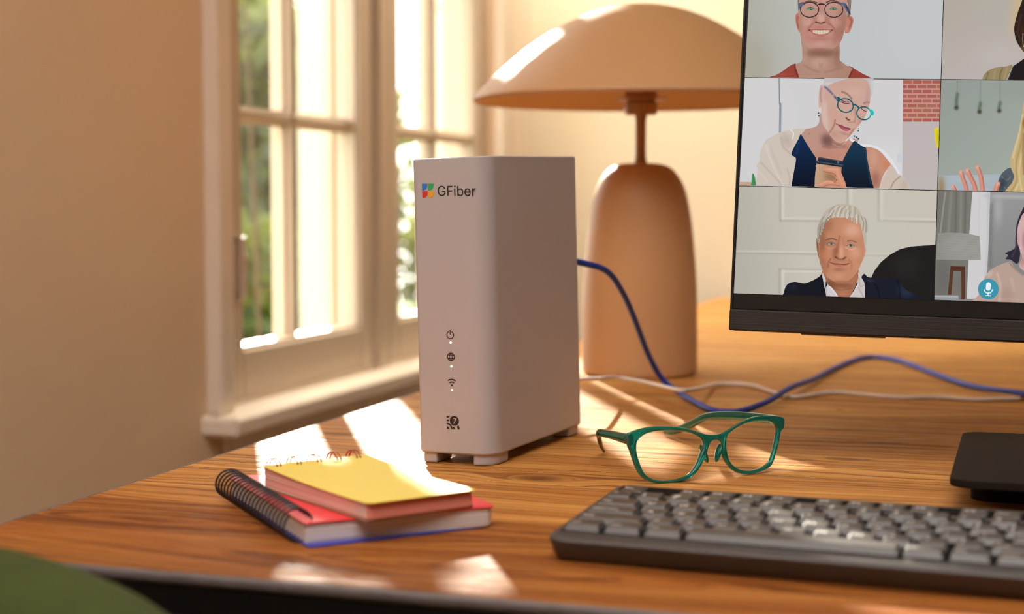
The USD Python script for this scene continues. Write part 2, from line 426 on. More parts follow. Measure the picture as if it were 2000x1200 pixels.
def sash(y0, y1, ym, left, right, label, hinge_y):
    s = thing('sash', label, parent=win)
    zb, zt = 0.670, 2.148
    obj('stile', cat(bx(-1.090, -1.046, y0, left, zb, zt, 0.003), bx(-1.088, -1.053, left, left + 0.005, 0.741, 2.082, 0.002)), M['sash'], s, 30)
    obj('stile', cat(bx(-1.090, -1.046, right, y1, zb, zt, 0.003), bx(-1.088, -1.053, right - 0.005, right, 0.741, 2.082, 0.002)), M['sash'], s, 30)
    obj('rail', cat(bx(-1.090, -1.0465, left, right, zb, 0.738, 0.003), bx(-1.088, -1.053, left, right, 0.738, 0.743, 0.002)), M['sash'], s, 30)
    obj('rail', bx(-1.090, -1.0465, left, right, 2.082, zt, 0.003), M['sash'], s, 30)
    obj('muntin', cat(bx(-1.094, -1.058, ym - 0.007, ym + 0.007, 0.741, 2.082, 0.003), bx(-1.078, -1.068, ym - 0.012, ym + 0.012, 0.741, 2.082, 0.002)), M['sash'], s, 30)
    for zm in (1.0705, 1.407, 1.745):
        obj('muntin', cat(bx(-1.094, -1.058, left, right, zm - 0.007, zm + 0.007, 0.003), bx(-1.078, -1.068, left, right, zm - 0.012, zm + 0.012, 0.002)), M['sash'], s, 30)
    for a, b in ((left, ym), (ym, right)):
        for c, d in ((0.741, 1.0705), (1.0705, 1.407), (1.407, 1.745), (1.745, 2.082)):
            obj('pane', bx(-1.0745, -1.0715, a + 0.001, b - 0.001, c + 0.001, d - 0.001), M['pane'], s, False)
    hy = hinge_y
    k = -1.040 if hy < 2.2 else -1.040
    obj('hinge', cat(tube([(k, hy, 0.812), (k, hy, 0.898)], 0.006, 12), tube([(k, hy, 0.836), (k, hy, 0.874)], 0.0075, 12), bx(-1.047, -1.043, hy - 0.024, hy + 0.02, 0.822, 0.888, 0.001)), M['hinge'], s, 30)
sash(1.952, 2.449, 2.178, 1.988, 2.401, 'near casement sash', 1.972)
sash(2.525, 3.008, 2.780, 2.568, 2.980, 'far casement sash', 2.992)

# ------------------------------------------------------------------ outside the window
obj('lawn', bx(-14, OX - 0.001, -6, 16, -0.35, -0.15), M['lawn'], smooth=False, kind='structure', label='grass outside the window')

def shrub(x, y, r, h, mat, n, name, label, leaf=0.05, zb=-0.15):
    t = thing(name, label, 'shrub' if name != 'garden_tree' else 'tree', (x, y, zb))
    rr = np.random.default_rng(int(1000 * (x + 20) + 77 * y))
    d = rr.normal(size=(n, 3)); d /= np.linalg.norm(d, axis=1, keepdims=True)
    rad = rr.uniform(0.35, 1, n) ** 0.5
    lump = 0.75 + 0.5 * meshkit.noise(d * 2.2 + x, 3)
    c = d * (rad * lump)[:, None] * [r, r, h * 0.46] + [0, 0, h * 0.54]
    a = rr.normal(size=(n, 3)); a /= np.linalg.norm(a, axis=1, keepdims=True)
    b = np.cross(a, rr.normal(size=(n, 3))); b /= np.linalg.norm(b, axis=1, keepdims=True)
    s = leaf * rr.uniform(0.6, 1.4, n)[:, None]
    v = np.stack([c - a * s, c + b * s * 0.45, c + a * s, c - b * s * 0.45], 1).reshape(-1, 3)
    i = np.arange(n)[:, None] * 4
    f = np.vstack([i + [0, 1, 2], i + [0, 2, 3]])
    o = obj('foliage', (v, f), mat, t, False, kind='stuff')
    st = [tube(spline([(0, 0, -0.02), (0.02 * k, 0.01, h * 0.25), (r * 0.35 * math.cos(q), r * 0.35 * math.sin(q), h * 0.6)], 6), np.linspace(0.03, 0.008, 13), 7) for k, q in enumerate((0.3, 2.2, 4.1))]
    obj('stem', cat(*st), M['bark'], t, 40)
shrub(-2.30, 4.15, 0.34, 1.15, M['leaf_light'], 2600, 'garden_shrub', 'yellow-green leafy shrub seen through the lower panes of the near sash')
shrub(-1.66, 4.95, 0.32, 1.45, M['leaf_olive'], 2400, 'garden_shrub', 'olive-green shrub seen through the far sash')
shrub(-3.15, 6.0, 0.66, 1.9, M['leaf_dark'], 4200, 'garden_tree', 'dark green small tree behind the yellow-green shrub outside', 0.07)
shrub(-2.1, 7.9, 0.75, 2.2, M['leaf_olive'], 4200, 'garden_tree', 'tall olive-green tree furthest from the window', 0.07)
shrub(-4.4, 8.4, 0.95, 2.6, M['leaf_light'], 4800, 'garden_tree', 'bright green tree left of the olive tree outside', 0.07)

for px_, py_, lab in ((-1.507, 3.294, 'white square garden post seen through the near sash'), (-1.427, 3.952, 'white square garden post seen through the far sash')):
    po = thing('garden_post', lab, 'post', (px_, py_, -0.15), rz=math.radians(18))
    obj('shaft', bx(-0.068, 0.068, -0.05, 0.05, 0, 1.60, 0.006), M['post_white'], po, 30)
    obj('cap', bx(-0.080, 0.080, -0.062, 0.062, 1.60, 1.64, 0.006), M['post_white'], po, 30)
    obj('corner_bead', bx(0.052, 0.062, -0.056, -0.05, 0, 1.60, 0.002), M['post_white'], po, 30)
cl = thing('climbing_plant', 'added leaf cluster on a stem outside the near sash that keeps sun off the notepad', 'plant', (-1.367, 2.60, -0.15))  # unseen leaves added only to block sun from the yellow pad
rr = np.random.default_rng(5)
CPZ = 1.662
n = 1300
c = rr.normal(size=(n, 3)) * [0.030, 0.040, 0.0155]
c[:, 1] = np.clip(c[:, 1] + 0.018, -0.055, 0.085)
c[:, 2] += 0.4 * c[:, 1] - 0.006
c += [0.0, 0.0, CPZ]
a = rr.normal(size=(n, 3)); a /= np.linalg.norm(a, axis=1, keepdims=True)
b = np.cross(a, rr.normal(size=(n, 3))); b /= np.linalg.norm(b, axis=1, keepdims=True)
lv = np.stack([c - a * 0.010, c + b * 0.006, c + a * 0.010, c - b * 0.006], 1).reshape(-1, 3)
i4 = np.arange(n)[:, None] * 4
obj('foliage', (lv, np.vstack([i4 + [0, 1, 2], i4 + [0, 2, 3]])), M['leaf_dark'], cl, False, kind='stuff')
obj('stem', tube(spline([(0.10, -0.10, -0.02), (0.09, -0.10, 0.6), (0.05, -0.06, 1.2), (0.0, 0.0, CPZ)], 6), np.linspace(0.006, 0.002, 19), 7), M['bark'], cl, 40)

# ------------------------------------------------------------------ the desk
DZ = 0.75
DX0, DX1, DY0, DY1 = -0.600, 0.95, 0.746, 3.215
desk = thing('wooden_desk', 'large warm brown wooden plank desk with dark edge in front of the window', 'desk')
edges = [DY0, 0.80, 0.92, 1.055, 1.188]
while edges[-1] < DY1 - 0.2:
    edges.append(edges[-1] + 0.136)
edges.append(DY1)
for i in range(len(edges) - 1):
    obj('plank', bx(DX0, DX1, edges[i] + (0.0002 if i else 0), edges[i + 1] - 0.0002, DZ - 0.022, DZ, 0.0008), M['wood_shaded' if i < 2 else ('wood' if i < 5 else 'wood_lit')], desk, False)  # plank colour carries the front-to-back change of light
obj('edge_strip', bx(DX0 - 0.004, DX1, DY0 - 0.005, DY0, DZ - 0.0075, DZ - 0.0003, 0.0022), M['desk_lip'], desk, 40, label='worn grey front edge')
obj('edge_strip', bx(DX0 - 0.004, DX0, DY0, DY1, DZ - 0.0075, DZ - 0.0003, 0.0016), M['desk_lip'], desk, 40, label='worn grey side edge')
obj('apron', bx(DX0 - 0.003, DX1 + 0.003, DY0 - 0.004, DY0 + 0.018, DZ - 0.125, DZ - 0.0225, 0.002), M['desk_dark'], desk, 30)
obj('fascia', bx(DX0 - 0.003, DX1, DY0 - 0.0035, DY0, DZ - 0.0225, DZ - 0.0075), M['desk_dark'], desk, 30)
obj('apron', bx(DX0 - 0.003, DX0 + 0.018, DY0 + 0.018, DY1, DZ - 0.125, DZ - 0.0225, 0.002), M['desk_dark'], desk, 30)
obj('apron', bx(DX1 - 0.018, DX1 + 0.003, DY0 + 0.018, DY1, DZ - 0.125, DZ - 0.0225, 0.002), M['desk_dark'], desk, 30)
for lx in (DX0 + 0.05, DX1 - 0.05):
    for ly in (DY0 + 0.05, DY1 - 0.05):
        obj('leg', loft([[(lx + a * w, ly + b * w, z) for a, b in ((-1, -1), (1, -1), (1, 1), (-1, 1))] for w, z in ((0.022, 0), (0.035, DZ - 0.0225))]), M['desk_dark'], desk, 30)

# ------------------------------------------------------------------ the router
e_u = np.array([0.0613, -0.0051, 0]); e_u /= np.linalg.norm(e_u)
e_w = np.array([-e_u[1], e_u[0], 0])
router = thing('router', 'pale pinkish-white upright wireless router box with GFiber lettering', 'router', (-0.4377, 1.1132, DZ), frame=[e_u, e_w, [0, 0, 1]])
RW, RD, RB, RT = 0.0615, 0.1935, 0.0078, 0.2303
ring = rounded(0, RW, 0, RD, (0.010, 0.010, 0.0035, 0.0165), 14)
lean = lambda h: -0.0056 * (h - RB) / 0.2225
def router_ring(d, f, h=0.0):
    r = shrink(ring, d) if d else ring
    top = RT + 0.0022 * r[:, 0] / RW + 0.0042 * r[:, 1] / RD
    z = RB + f * (top - RB) + h
    return np.column_stack([r[:, 0] + lean(z), r[:, 1], z])
obj('shell', loft([router_ring(0.0025, 0), router_ring(0.0008, 0, 0.0006), router_ring(0, 0, 0.002), router_ring(0, 0.33), router_ring(0, 0.66), router_ring(0, 1, -0.0012), router_ring(0.0004, 1, -0.0004), router_ring(0.0013, 1)]), M['router'], router, 50)
inset = Polygon(shrink(ring, 0.0022))
for a, b, c, d, r in ((0.0, 0.0135, -0.01, 0.030, 0.003), (0.043, 0.07, -0.01, 0.034, 0.004), (0.043, 0.07, 0.164, 0.2, 0.004), (0.0, 0.0135, 0.164, 0.2, 0.003)):
    cut = inset.intersection(sbox(a, c, b, d)).buffer(-r * 0.6).buffer(r * 0.6)
    rg = np.array(shapely.geometry.polygon.orient(cut).exterior.coords)[:-1]
    obj('foot', loft([np.column_stack([shrink(rg, q), np.full(len(rg), z)]) for q, z in ((0.0012, 0), (0.0003, 0.0008), (0, 0.002), (0, RB + 0.0006))]), M['router_foot'], router, 50)

def face_print(name, poly, mat, label=None, up_by=0.0002):
    """Flat print on the front face; poly in millimetres (across, height above the shell's lower edge)."""
    m = extrude(poly, 1.0) if not isinstance(poly, trimesh.Trimesh) else poly
    v = np.array(m.vertices)
    h = v[:, 1] / 1000 + 0.0075
    t = (v[:, 2] - v[:, 2].min()) / max(np.ptp(v[:, 2]), 1e-9)
    w = np.column_stack([v[:, 0] / 1000 + lean(h), 0.0002 - t * (up_by + 0.0002), h])
    m = trimesh.Trimesh(w, m.faces[:, ::-1], process=False)
    if m.volume < 0:
        m.invert()
    return obj(name, m, mat, router, False, label=label)

def arc(cx, cy, r, w, a0, a1, n=40):
    t = np.radians(np.linspace(a0, a1, n))
    return LineString(np.column_stack([cx + r * np.cos(t), cy + r * np.sin(t)])).buffer(w / 2, cap_style='flat')

def disc(cx, cy, r):
    return shapely.geometry.Point(cx, cy).buffer(r, 24)

for nm, lx, ly in (('blue', 7.9, 204.4), ('green', 13.05, 204.4), ('red', 8.0, 198.8), ('yellow', 13.1, 198.8)):
    t = np.linspace(0, math.pi / 2, 16)
    q = [(lx, ly)] + [(lx + 4.5 * math.cos(k) ** 0.8, ly - 5.1 * math.sin(k) ** 0.8) for k in t]
    face_print('logo_leaf', Polygon(q), M['logo_' + nm], f'{nm} logo leaf')
tm = meshkit.text_mesh('GFiber', 7.4, 1.0)
tv = np.array(tm.vertices)
tv[:, 0] = (tv[:, 0] - tv[:, 0].min()) / np.ptp(tv[:, 0]) * 30.8 + 20.95
tv[:, 1] += 195.3
tm.vertices = tv
face_print('lettering', tm, M['print'], 'black lettering GFiber')
face_print('power_symbol', arc(28.1, 91.0, 2.75, 0.55, 115, 425).union(sbox(27.83, 91.2, 28.37, 95.0)), M['print'])
gl = disc(28.3, 74.5, 3.15).difference(disc(28.3, 74.5, 2.65))
el = shapely.affinity.scale(disc(28.3, 74.5, 3.0), 0.5, 1)
gl = gl.union(el.difference(shapely.affinity.scale(disc(28.3, 74.5, 2.6), 0.42, 1))).union(sbox(28.05, 71.6, 28.55, 77.4).intersection(disc(28.3, 74.5, 3)))
for zz in (73.25, 75.75):
    gl = gl.union(sbox(25, zz - 0.24, 32, zz + 0.24).intersection(disc(28.3, 74.5, 3)))
face_print('globe_symbol', gl, M['print'])
face_print('wireless_symbol', arc(28.45, 52.9, 4.6, 0.85, 48, 132).union(arc(28.45, 52.9, 2.6, 0.8, 45, 135)).union(disc(28.45, 53.1, 0.62)), M['print'])
for zz, uu in ((85.25, 28.4), (67.3, 28.46), (49.3, 28.47)):
    face_print('indicator_light', disc(uu, zz, 0.85), M['led'], 'lit white dot', 0.0003)
seven = shapely.affinity.skew(Polygon([(28.2, 28.4), (31.4, 28.4), (31.4, 27.5), (29.9, 23.9), (28.9, 23.9), (30.3, 27.5), (28.2, 27.5)]), 6)
badge = disc(29.75, 26.15, 3.75).difference(seven)
rest = disc(23.45, 19.8, 1.9).intersection(sbox(23.45, 19.8, 30, 30)).union(arc(23.45, 19.8, 4.1, 1.1, 0, 90))
rest = rest.union(sbox(28.4, 19.8, 29.7, 21.6)).union(Polygon([(31.7, 21.9), (33.1, 23.0), (33.8, 21.5), (33.8, 19.8), (32.5, 19.8)])).union(sbox(23.45, 25.6, 25.3, 26.9)).union(Polygon([(23.45, 28.3), (25.0, 28.4), (26.4, 29.5), (23.45, 29.7)]))
face_print('standard_badge', badge.union(rest.difference(disc(29.75, 26.15, 4.15))), M['print'], 'badge with a 7 in a black circle')

# ------------------------------------------------------------------ the table lamp
lamp = thing('table_lamp', 'terracotta mushroom table lamp with wide dome shade behind the router', 'lamp', (-0.424, 1.770, DZ))
k = 1.82 / 3090
body = [(0.0, 0), (0.060, 0), (0.0645, 0.0015), (0.0658, 0.005), (0.0660, 0.020), (0.0658, 0.06), (0.0652, 0.09), (0.0640, 0.118), (0.0618, 0.145), (0.0590, 0.170), (0.0555, 0.193), (0.0515, 0.210), (0.0455, 0.2235), (0.0375, 0.2335), (0.0290, 0.2390), (0.0190, 0.2412), (0.0, 0.2415)]
sp = spline(body[2:-1], 5)
obj('base', lathe([(0, 0), (0.060, 0), *map(tuple, sp), (0, 0.2415)], 96), M['clay'], lamp, 40)
obj('stem', lathe([(0, 0.240), (0.0075, 0.2405), (0.0066, 0.246), (0.0060, 0.25), (0.0060, 0.288), (0.0072, 0.297), (0, 0.298)], 40), M['socket'], lamp, 40)
obj('socket', lathe([(0, 0.296), (0.0175, 0.2965), (0.0188, 0.299), (0.0188, 0.309), (0.0165, 0.311), (0.0165, 0.314), (0, 0.314)], 48), M['socket'], lamp, 30)
obj('shade_ring', lathe([(0, 0.3132), (0.0285, 0.3135), (0.0292, 0.3145), (0.0285, 0.3155), (0, 0.3155)], 48), M['socket'], lamp, 30)
obj('lamp_holder', lathe([(0, 0.3150), (0.0185, 0.3150), (0.0185, 0.338), (0.017, 0.342), (0, 0.342)], 40), M['socket'], lamp, 30)
obj('bulb', lathe([(0, 0.341), (0.013, 0.341), (0.014, 0.350), (0.021, 0.366), (0.023, 0.378), (0.019, 0.392), (0.009, 0.399), (0, 0.400)], 32), plain('frosted_bulb', (0.85, 0.78, 0.66), 0.3), lamp, 60)
SR = [(0.1925, 0.313), (0.1905, 0.3165), (0.181, 0.3265), (0.1645, 0.342), (0.150, 0.355), (0.127, 0.3735), (0.100, 0.391), (0.072, 0.4055), (0.0436, 0.4155), (0.017, 0.4205), (0.0, 0.4212)]
so = spline(SR, 6)
si = [(max(r - 0.0022 * (r / 0.19), 0), z - 0.0026) for r, z in so]
ring_pts = [tuple(p) for p in so[:-1]] + [(0.0001, so[-1][1])]
def turn(pr):
    return loft([[(r * math.cos(t), r * math.sin(t), z) for t in np.linspace(0, 2 * math.pi, 120, endpoint=False)] for r, z in pr], cap=False)
om = turn([(0.1912, 0.3122)] + ring_pts)
im_ = turn([(0.1912, 0.3122)] + [(r, z) for r, z in si[:-1]] + [(0.0001, si[-1][1])])
obj('shade', om, M['clay'], lamp, 50)
obj('shade_lining', trimesh.Trimesh(im_.vertices, im_.faces[:, ::-1], process=False), M['shade_bounce'], lamp, 50, label='inside of the shade painted paler in place of bounced light')
spokes = [bx(0.017, 0.160, -0.0015, 0.0015, 0.3372, 0.3396) for _ in range(3)]
for i, q in enumerate((0.5, 2.6, 4.7)):
    spokes[i].apply_transform(trimesh.transformations.rotation_matrix(q, [0, 0, 1]))
obj('shade_carrier', cat(*spokes), M['socket'], lamp, False)

# ------------------------------------------------------------------ notebooks
def unit(a):
    return np.array([math.cos(math.radians(a)), math.sin(math.radians(a)), 0.0])

nb = thing('spiral_notebook', 'red-covered notebook with black spiral binding lying under the yellow pad', 'notebook', (-0.394, 0.8216, DZ), frame=[unit(43), unit(133), [0, 0, 1]])
NW, NL = 0.121, 0.168
obj('front_cover', slab(rounded(-0.001, NW, 0, NL, (0.005, 0.001, 0.001, 0.005), 8), 0.0127, 0.0135, 0.0002), M['red_cover'], nb, 30)
obj('page_block', slab(rounded(0.0005, NW - 0.0015, 0.0012, NL - 0.001, (0.005, 0.0015, 0.0015, 0.005), 8), 0.0022, 0.0127, 0.0003), M['paper_white'], nb, 30, label='white page edges')
bc = rounded(-0.001, NW - 0.002, 0, NL, (0.005, 0.001, 0.004, 0.005), 8)
ca = math.radians(5.0)
bc = np.column_stack([bc[:, 0] * math.cos(ca) - bc[:, 1] * math.sin(ca) * 0.2, bc[:, 1] + bc[:, 0] * math.sin(ca) - 0.0075])
obj('back_cover', slab(bc, 0.0002, 0.0012, 0.0002), M['blue_cover'], nb, 30, label='blue back cover')
obj('inner_sheet', slab(rounded(0.0005, NW - 0.0015, 0.0015, NL - 0.001, (0.005, 0.0015, 0.0015, 0.005), 8), 0.0012, 0.0022, 0.0002), M['paper_white'], nb, 30)
t = np.linspace(0, 21.6 * 2 * math.pi, 21 * 26)
obj('spiral_coil', tube(np.column_stack([-0.0022 + 0.0095 * np.cos(t + 2.2), 0.004 + 0.0074 * t / (2 * math.pi), 0.0106 + 0.0095 * np.sin(t + 2.2)]), 0.00075, 7), M['coil'], nb, 60, label='black spiral wire')

pad = thing('notepad', 'small yellow-covered notepad with copper double-loop wires lying on the red notebook', 'notepad', (-0.4690, 0.9135, DZ + 0.0136), frame=[unit(-36.5), unit(53.5), [0, 0, 1]])
PL, PW = 0.136, 0.077
def pad_top(x):
    return 0.0145 - 0.0034 * (x / PL) - 0.0022 * math.sin(math.pi * min(max(x / PL, 0), 1)) * 0.55
def pad_slab(x0, x1, y0, y1, r, lo, hi, sx=0.0, b=0.0002, nx=15):
    """A slab whose under and upper faces follow functions of x."""
    rg = rounded(x0, x1, y0, y1, (r, 0.001, 0.001, r), 8)
    pts = []
    for i in range(len(rg)):
        a, c = rg[i], rg[(i + 1) % len(rg)]
        n = max(1, int(np.linalg.norm(c - a) / 0.010))
        pts += [a + (c - a) * q / n for q in range(n)]
    rg = np.array(pts)
    poly = Polygon(rg)
    gx, gy = np.meshgrid(np.linspace(x0, x1, nx), np.linspace(y0, y1, 8))
    g = np.column_stack([gx.ravel(), gy.ravel()])
    g = g[shapely.contains_xy(poly.buffer(-0.003), g[:, 0], g[:, 1])]
    allp = np.vstack([rg, g])
    d = Delaunay(allp).simplices
    cen = allp[d].mean(1)
    d = d[shapely.contains_xy(poly, cen[:, 0], cen[:, 1])]
    e = allp[d]
    flip = np.cross(e[:, 1] - e[:, 0], e[:, 2] - e[:, 0]) < 0
    d[flip] = d[flip][:, ::-1]
    n = len(allp)
    zt = np.array([hi(x) for x, _ in allp]); zb = np.array([lo(x) for x, _ in allp])
    v = np.vstack([np.column_stack([allp[:, 0], allp[:, 1], zt]), np.column_stack([allp[:, 0] + sx, allp[:, 1], zb])])
    k = np.arange(len(rg)); j = (k + 1) % len(rg)
    side = np.vstack([np.column_stack([n + k, n + j, j]), np.column_stack([n + k, j, k])])
    return trimesh.Trimesh(v, np.vstack([d, d[:, ::-1] + n, side]), process=False)
obj('back_board', pad_slab(0.001, PL - 0.003, 0.0, PW, 0.004, lambda x: 0.0, lambda x: 0.0010), M['kraft'], pad, 30, label='brown back board')
obj('page_block', pad_slab(0.001, PL - 0.0035, 0.001, PW - 0.001, 0.004, lambda x: 0.0011, lambda x: pad_top(x) - 0.0005, sx=0.001), M['paper_pink'], pad, 30, label='pinkish page edges')
obj('end_edge', pad_slab(PL - 0.009, PL - 0.0028, 0.0016, PW - 0.0016, 0.0035, lambda x: 0.0011, lambda x: pad_top(x) - 0.0006, sx=0.001), M['paper_salmon'], pad, 30, label='salmon red end of the pages')
obj('front_cover', pad_slab(0, PL, 0, PW, 0.005, lambda x: pad_top(x) - 0.0004, lambda x: pad_top(x)), M['yellow_cover'], pad, 30)
for i in range(5):
    yy = 0.0085 + i * 0.0148
    a = np.linspace(-0.4, 2 * math.pi - 0.45, 40)
    wires = [tube(np.column_stack([0.0005 + 0.0066 * np.cos(a), np.full(40, yy + s) + 0.0007 * np.cos(a), 0.0126 + 0.0058 * np.sin(a)]), 0.00050, 7) for s in (-0.0013, 0.0013)]
    obj('wire_loop', cat(*wires), M['copper'], pad, 60)

# ------------------------------------------------------------------ spectacles
GA = np.array([-0.2429, 1.0790, DZ + 0.0012])
GU = np.array([0.6952, 0.7188, 0.0]); GB = np.array([-GU[1], GU[0], 0.0])
tl = math.radians(8)
GV = np.array([0, 0, 1]) * math.cos(tl) + GB * math.sin(tl)
GN = np.cross(GU, GV)
if GN @ GB < 0:
    GN = -GN
glasses = thing('spectacles', 'translucent green cat-eye spectacles standing open on the desk', 'glasses', GA, frame=[GU, GN, GV])
left_lens = [(-14.8, 27.1), (-13.4, 30.6), (-8.6, 34.1), (-0.9, 36.0), (7.6, 36.2), (17.1, 35.5), (25.6, 34.2), (33.1, 31.6), (38.2, 28.5), (40.0, 25.1), (39.0, 21.6), (36.2, 16.9), (33.3, 11.6), (29.4, 7.0), (23.9, 3.6), (16.1, 1.6), (7.5, 1.1), (0.0, 2.0), (-6.4, 4.4), (-10.3, 7.9), (-13.0, 14.4), (-14.8, 21.6)]
right_lens = [(59.6, 26.5), (61.3, 29.3), (66.6, 32.6), (74.9, 35.7), (83.0, 37.2), (91.1, 37.3), (99.3, 36.8), (104.3, 35.4), (107.4, 32.6), (107.8, 28.9), (105.0, 20.8), (102.3, 14.4), (98.7, 8.1), (93.3, 4.8), (86.0, 2.9), (77.9, 2.5), (70.0, 3.9), (64.3, 7.1), (60.7, 11.4), (59.3, 17.6), (58.9, 22.5)]
outline = [(-21.4, 35.2), (-17.7, 37.2), (-10.1, 39.0), (-0.6, 39.8), (10.7, 39.2), (20.1, 38.0), (27.7, 36.2), (35.2, 33.7), (40.9, 31.7), (48.0, 30.7), (55.5, 31.0), (60.6, 32.6), (70.9, 36.8), (81.3, 40.0), (89.5, 41.3), (101.7, 41.0), (111.8, 39.8), (115.5, 38.0), (115.8, 35.0), (114.6, 30.6), (111.6, 28.6), (109.2, 22.2), (106.0, 15.0), (101.9, 7.0), (97.3, 3.0), (88.9, 0.6), (79.7, -0.2), (72.7, 0.2), (66.5, 2.2), (61.0, 6.2), (57.3, 11.3), (55.8, 16.3), (55.9, 22.0), (54.6, 25.4), (51.2, 26.7), (47.2, 26.2), (44.6, 23.8), (42.9, 20.4), (40.6, 16.0), (37.0, 10.6), (32.6, 5.4), (26.4, 1.2), (17.8, -0.8), (8.2, -1.2), (0.5, -0.5), (-6.8, 1.7), (-11.9, 5.2), (-15.3, 10.6), (-17.8, 17.9), (-19.6, 24.3), (-21.0, 28.3)]
def wrap(v):
    v = np.array(v, float)
    v[:, 1] += 0.0045 * ((v[:, 0] - 0.0473) / 0.068) ** 2
    return v

def ccw(r):
    p = Polygon(r)
    return np.asarray(r) if p.exterior.is_ccw else np.asarray(r)[::-1]

def frame_front(outer, holes, depth, b):
    """A pierced plate with rounded edges: outer outline and holes in millimetres."""
    rings = [(ccw(spline(outer, 4, True)) / 1000, 1)] + [(ccw(spline(hh, 6, True)) / 1000, -1) for hh in holes]
    parts = []
    for r, sgn in rings:
        loops = []
        for q in np.linspace(0, math.pi, 9):
            d = b * (1 - math.sin(q) ** 0.7)
            y = depth * (1 - math.cos(q)) / 2
            p = shrink(r, d * sgn)
            loops.append(np.column_stack([p[:, 0], np.full(len(p), y), p[:, 1]]))
        m = loft(loops, cap=False)
        parts.append(m)
    ins = [shrink(r, b * sgn) for r, sgn in rings]
    poly = Polygon(ins[0], [i for i in ins[1:]])
    v2, f2 = trimesh.creation.triangulate_polygon(poly, engine='earcut')
    for y, flip in ((0.0, False), (depth, True)):
        parts.append(trimesh.Trimesh(np.column_stack([v2[:, 0], np.full(len(v2), y), v2[:, 1]]), f2[:, ::-1] if flip else f2, process=False))
    m = cat(*parts)
    m.vertices = wrap(m.vertices)
    m.merge_vertices(digits_vertex=7)
    trimesh.repair.fix_normals(m)
    return m
obj('front_frame', frame_front(outline, [left_lens, right_lens], 0.0042, 0.0011), M['acetate'], glasses, 60)
for L in (left_lens, right_lens):
    q = ccw(spline(L, 5, True)) / 1000
    m = slab(shrink(q, -0.0004), 0.0012, 0.0028, 0.0002)
    v = np.column_stack([m.vertices[:, 0], m.vertices[:, 2], m.vertices[:, 1]])
    obj('lens', trimesh.Trimesh(wrap(v), m.faces[:, ::-1], process=False), M['lens'], glasses, 40)

def ribbon(path, half_h, half_t, side):
    """A flat bar along the path: half_h tall, half_t thick across 'side'."""
    p = np.asarray(path, float)
    hh = np.interp(np.linspace(0, 1, len(p)), np.linspace(0, 1, len(half_h)), half_h)
    tt = np.interp(np.linspace(0, 1, len(p)), np.linspace(0, 1, len(half_t)), half_t)
    t = np.gradient(p, axis=0); t /= np.linalg.norm(t, axis=1, keepdims=True)
    rings = []
    for i in range(len(p)):
        s = side - t[i] * (side @ t[i]); s /= np.linalg.norm(s)
        u = np.cross(t[i], s)
        rings.append([p[i] + s * tt[i] * math.copysign(abs(math.cos(a)) ** 0.55, math.cos(a)) + u * hh[i] * math.copysign(abs(math.sin(a)) ** 0.55, math.sin(a)) for a in np.linspace(0, 2 * math.pi, 16, endpoint=False)])
    return loft(rings)

def temple(path, dark_tip, hinge):
    pth = spline(np.array(path), 7)
    d = pth[12] - pth[2]
    side = np.array([d[1], -d[0], 0.0]); side /= np.linalg.norm(side)
    n = len(pth)
    cut = int(n * (0.60 if dark_tip else 0.86))
    obj('temple', ribbon(pth[:cut + 1], [0.0040, 0.0034, 0.0030, 0.0030], [0.0019, 0.0016, 0.0017], side), M['acetate'], glasses, 50)
    obj('temple_tip', ribbon(pth[cut - 1:], [0.0030, 0.0030, 0.0018], [0.0018, 0.0018, 0.0012], side), M['acetate_dark'] if dark_tip else M['acetate'], glasses, 50, label='dark temple tip' if dark_tip else None)
    u0, v0 = hinge
    obj('hinge', bx(u0 - 0.0020, u0 + 0.0020, 0.0050, 0.0115, v0 - 0.0026, v0 + 0.0026, 0.0006), M['acetate_dark'], glasses, 30, label='dark hinge')
temple([(-0.0186, 0.0062, 0.0318), (-0.0140, 0.0250, 0.0330), (-0.0083, 0.0441, 0.0342), (0.0010, 0.0760, 0.0356), (0.0060, 0.0900, 0.0350), (0.0118, 0.1000, 0.0318), (0.0220, 0.1150, 0.0258), (0.0345, 0.1321, 0.0204)], True, (-0.0186, 0.0318))
temple([(0.1134, 0.0062, 0.0352), (0.1180, 0.0260, 0.0375), (0.1215, 0.0652, 0.0404), (0.1240, 0.1000, 0.0414), (0.1256, 0.1230, 0.0402), (0.1270, 0.1440, 0.0350), (0.1282, 0.1680, 0.0302), (0.1287, 0.1880, 0.0285)], False, (0.1134, 0.0350))
for u0, s in ((0.0428, -1), (0.0548, 1)):
    m = trimesh.creation.icosphere(3, 1.0)
    m.apply_scale([0.0014, 0.0036, 0.0072])
    m.apply_transform(trimesh.transformations.rotation_matrix(s * 0.35, [0, 1, 0]))
    m.apply_translation([u0 + s * 0.0002, 0.0060, 0.0172])
    obj('nose_pad', m, M['acetate'], glasses, True)

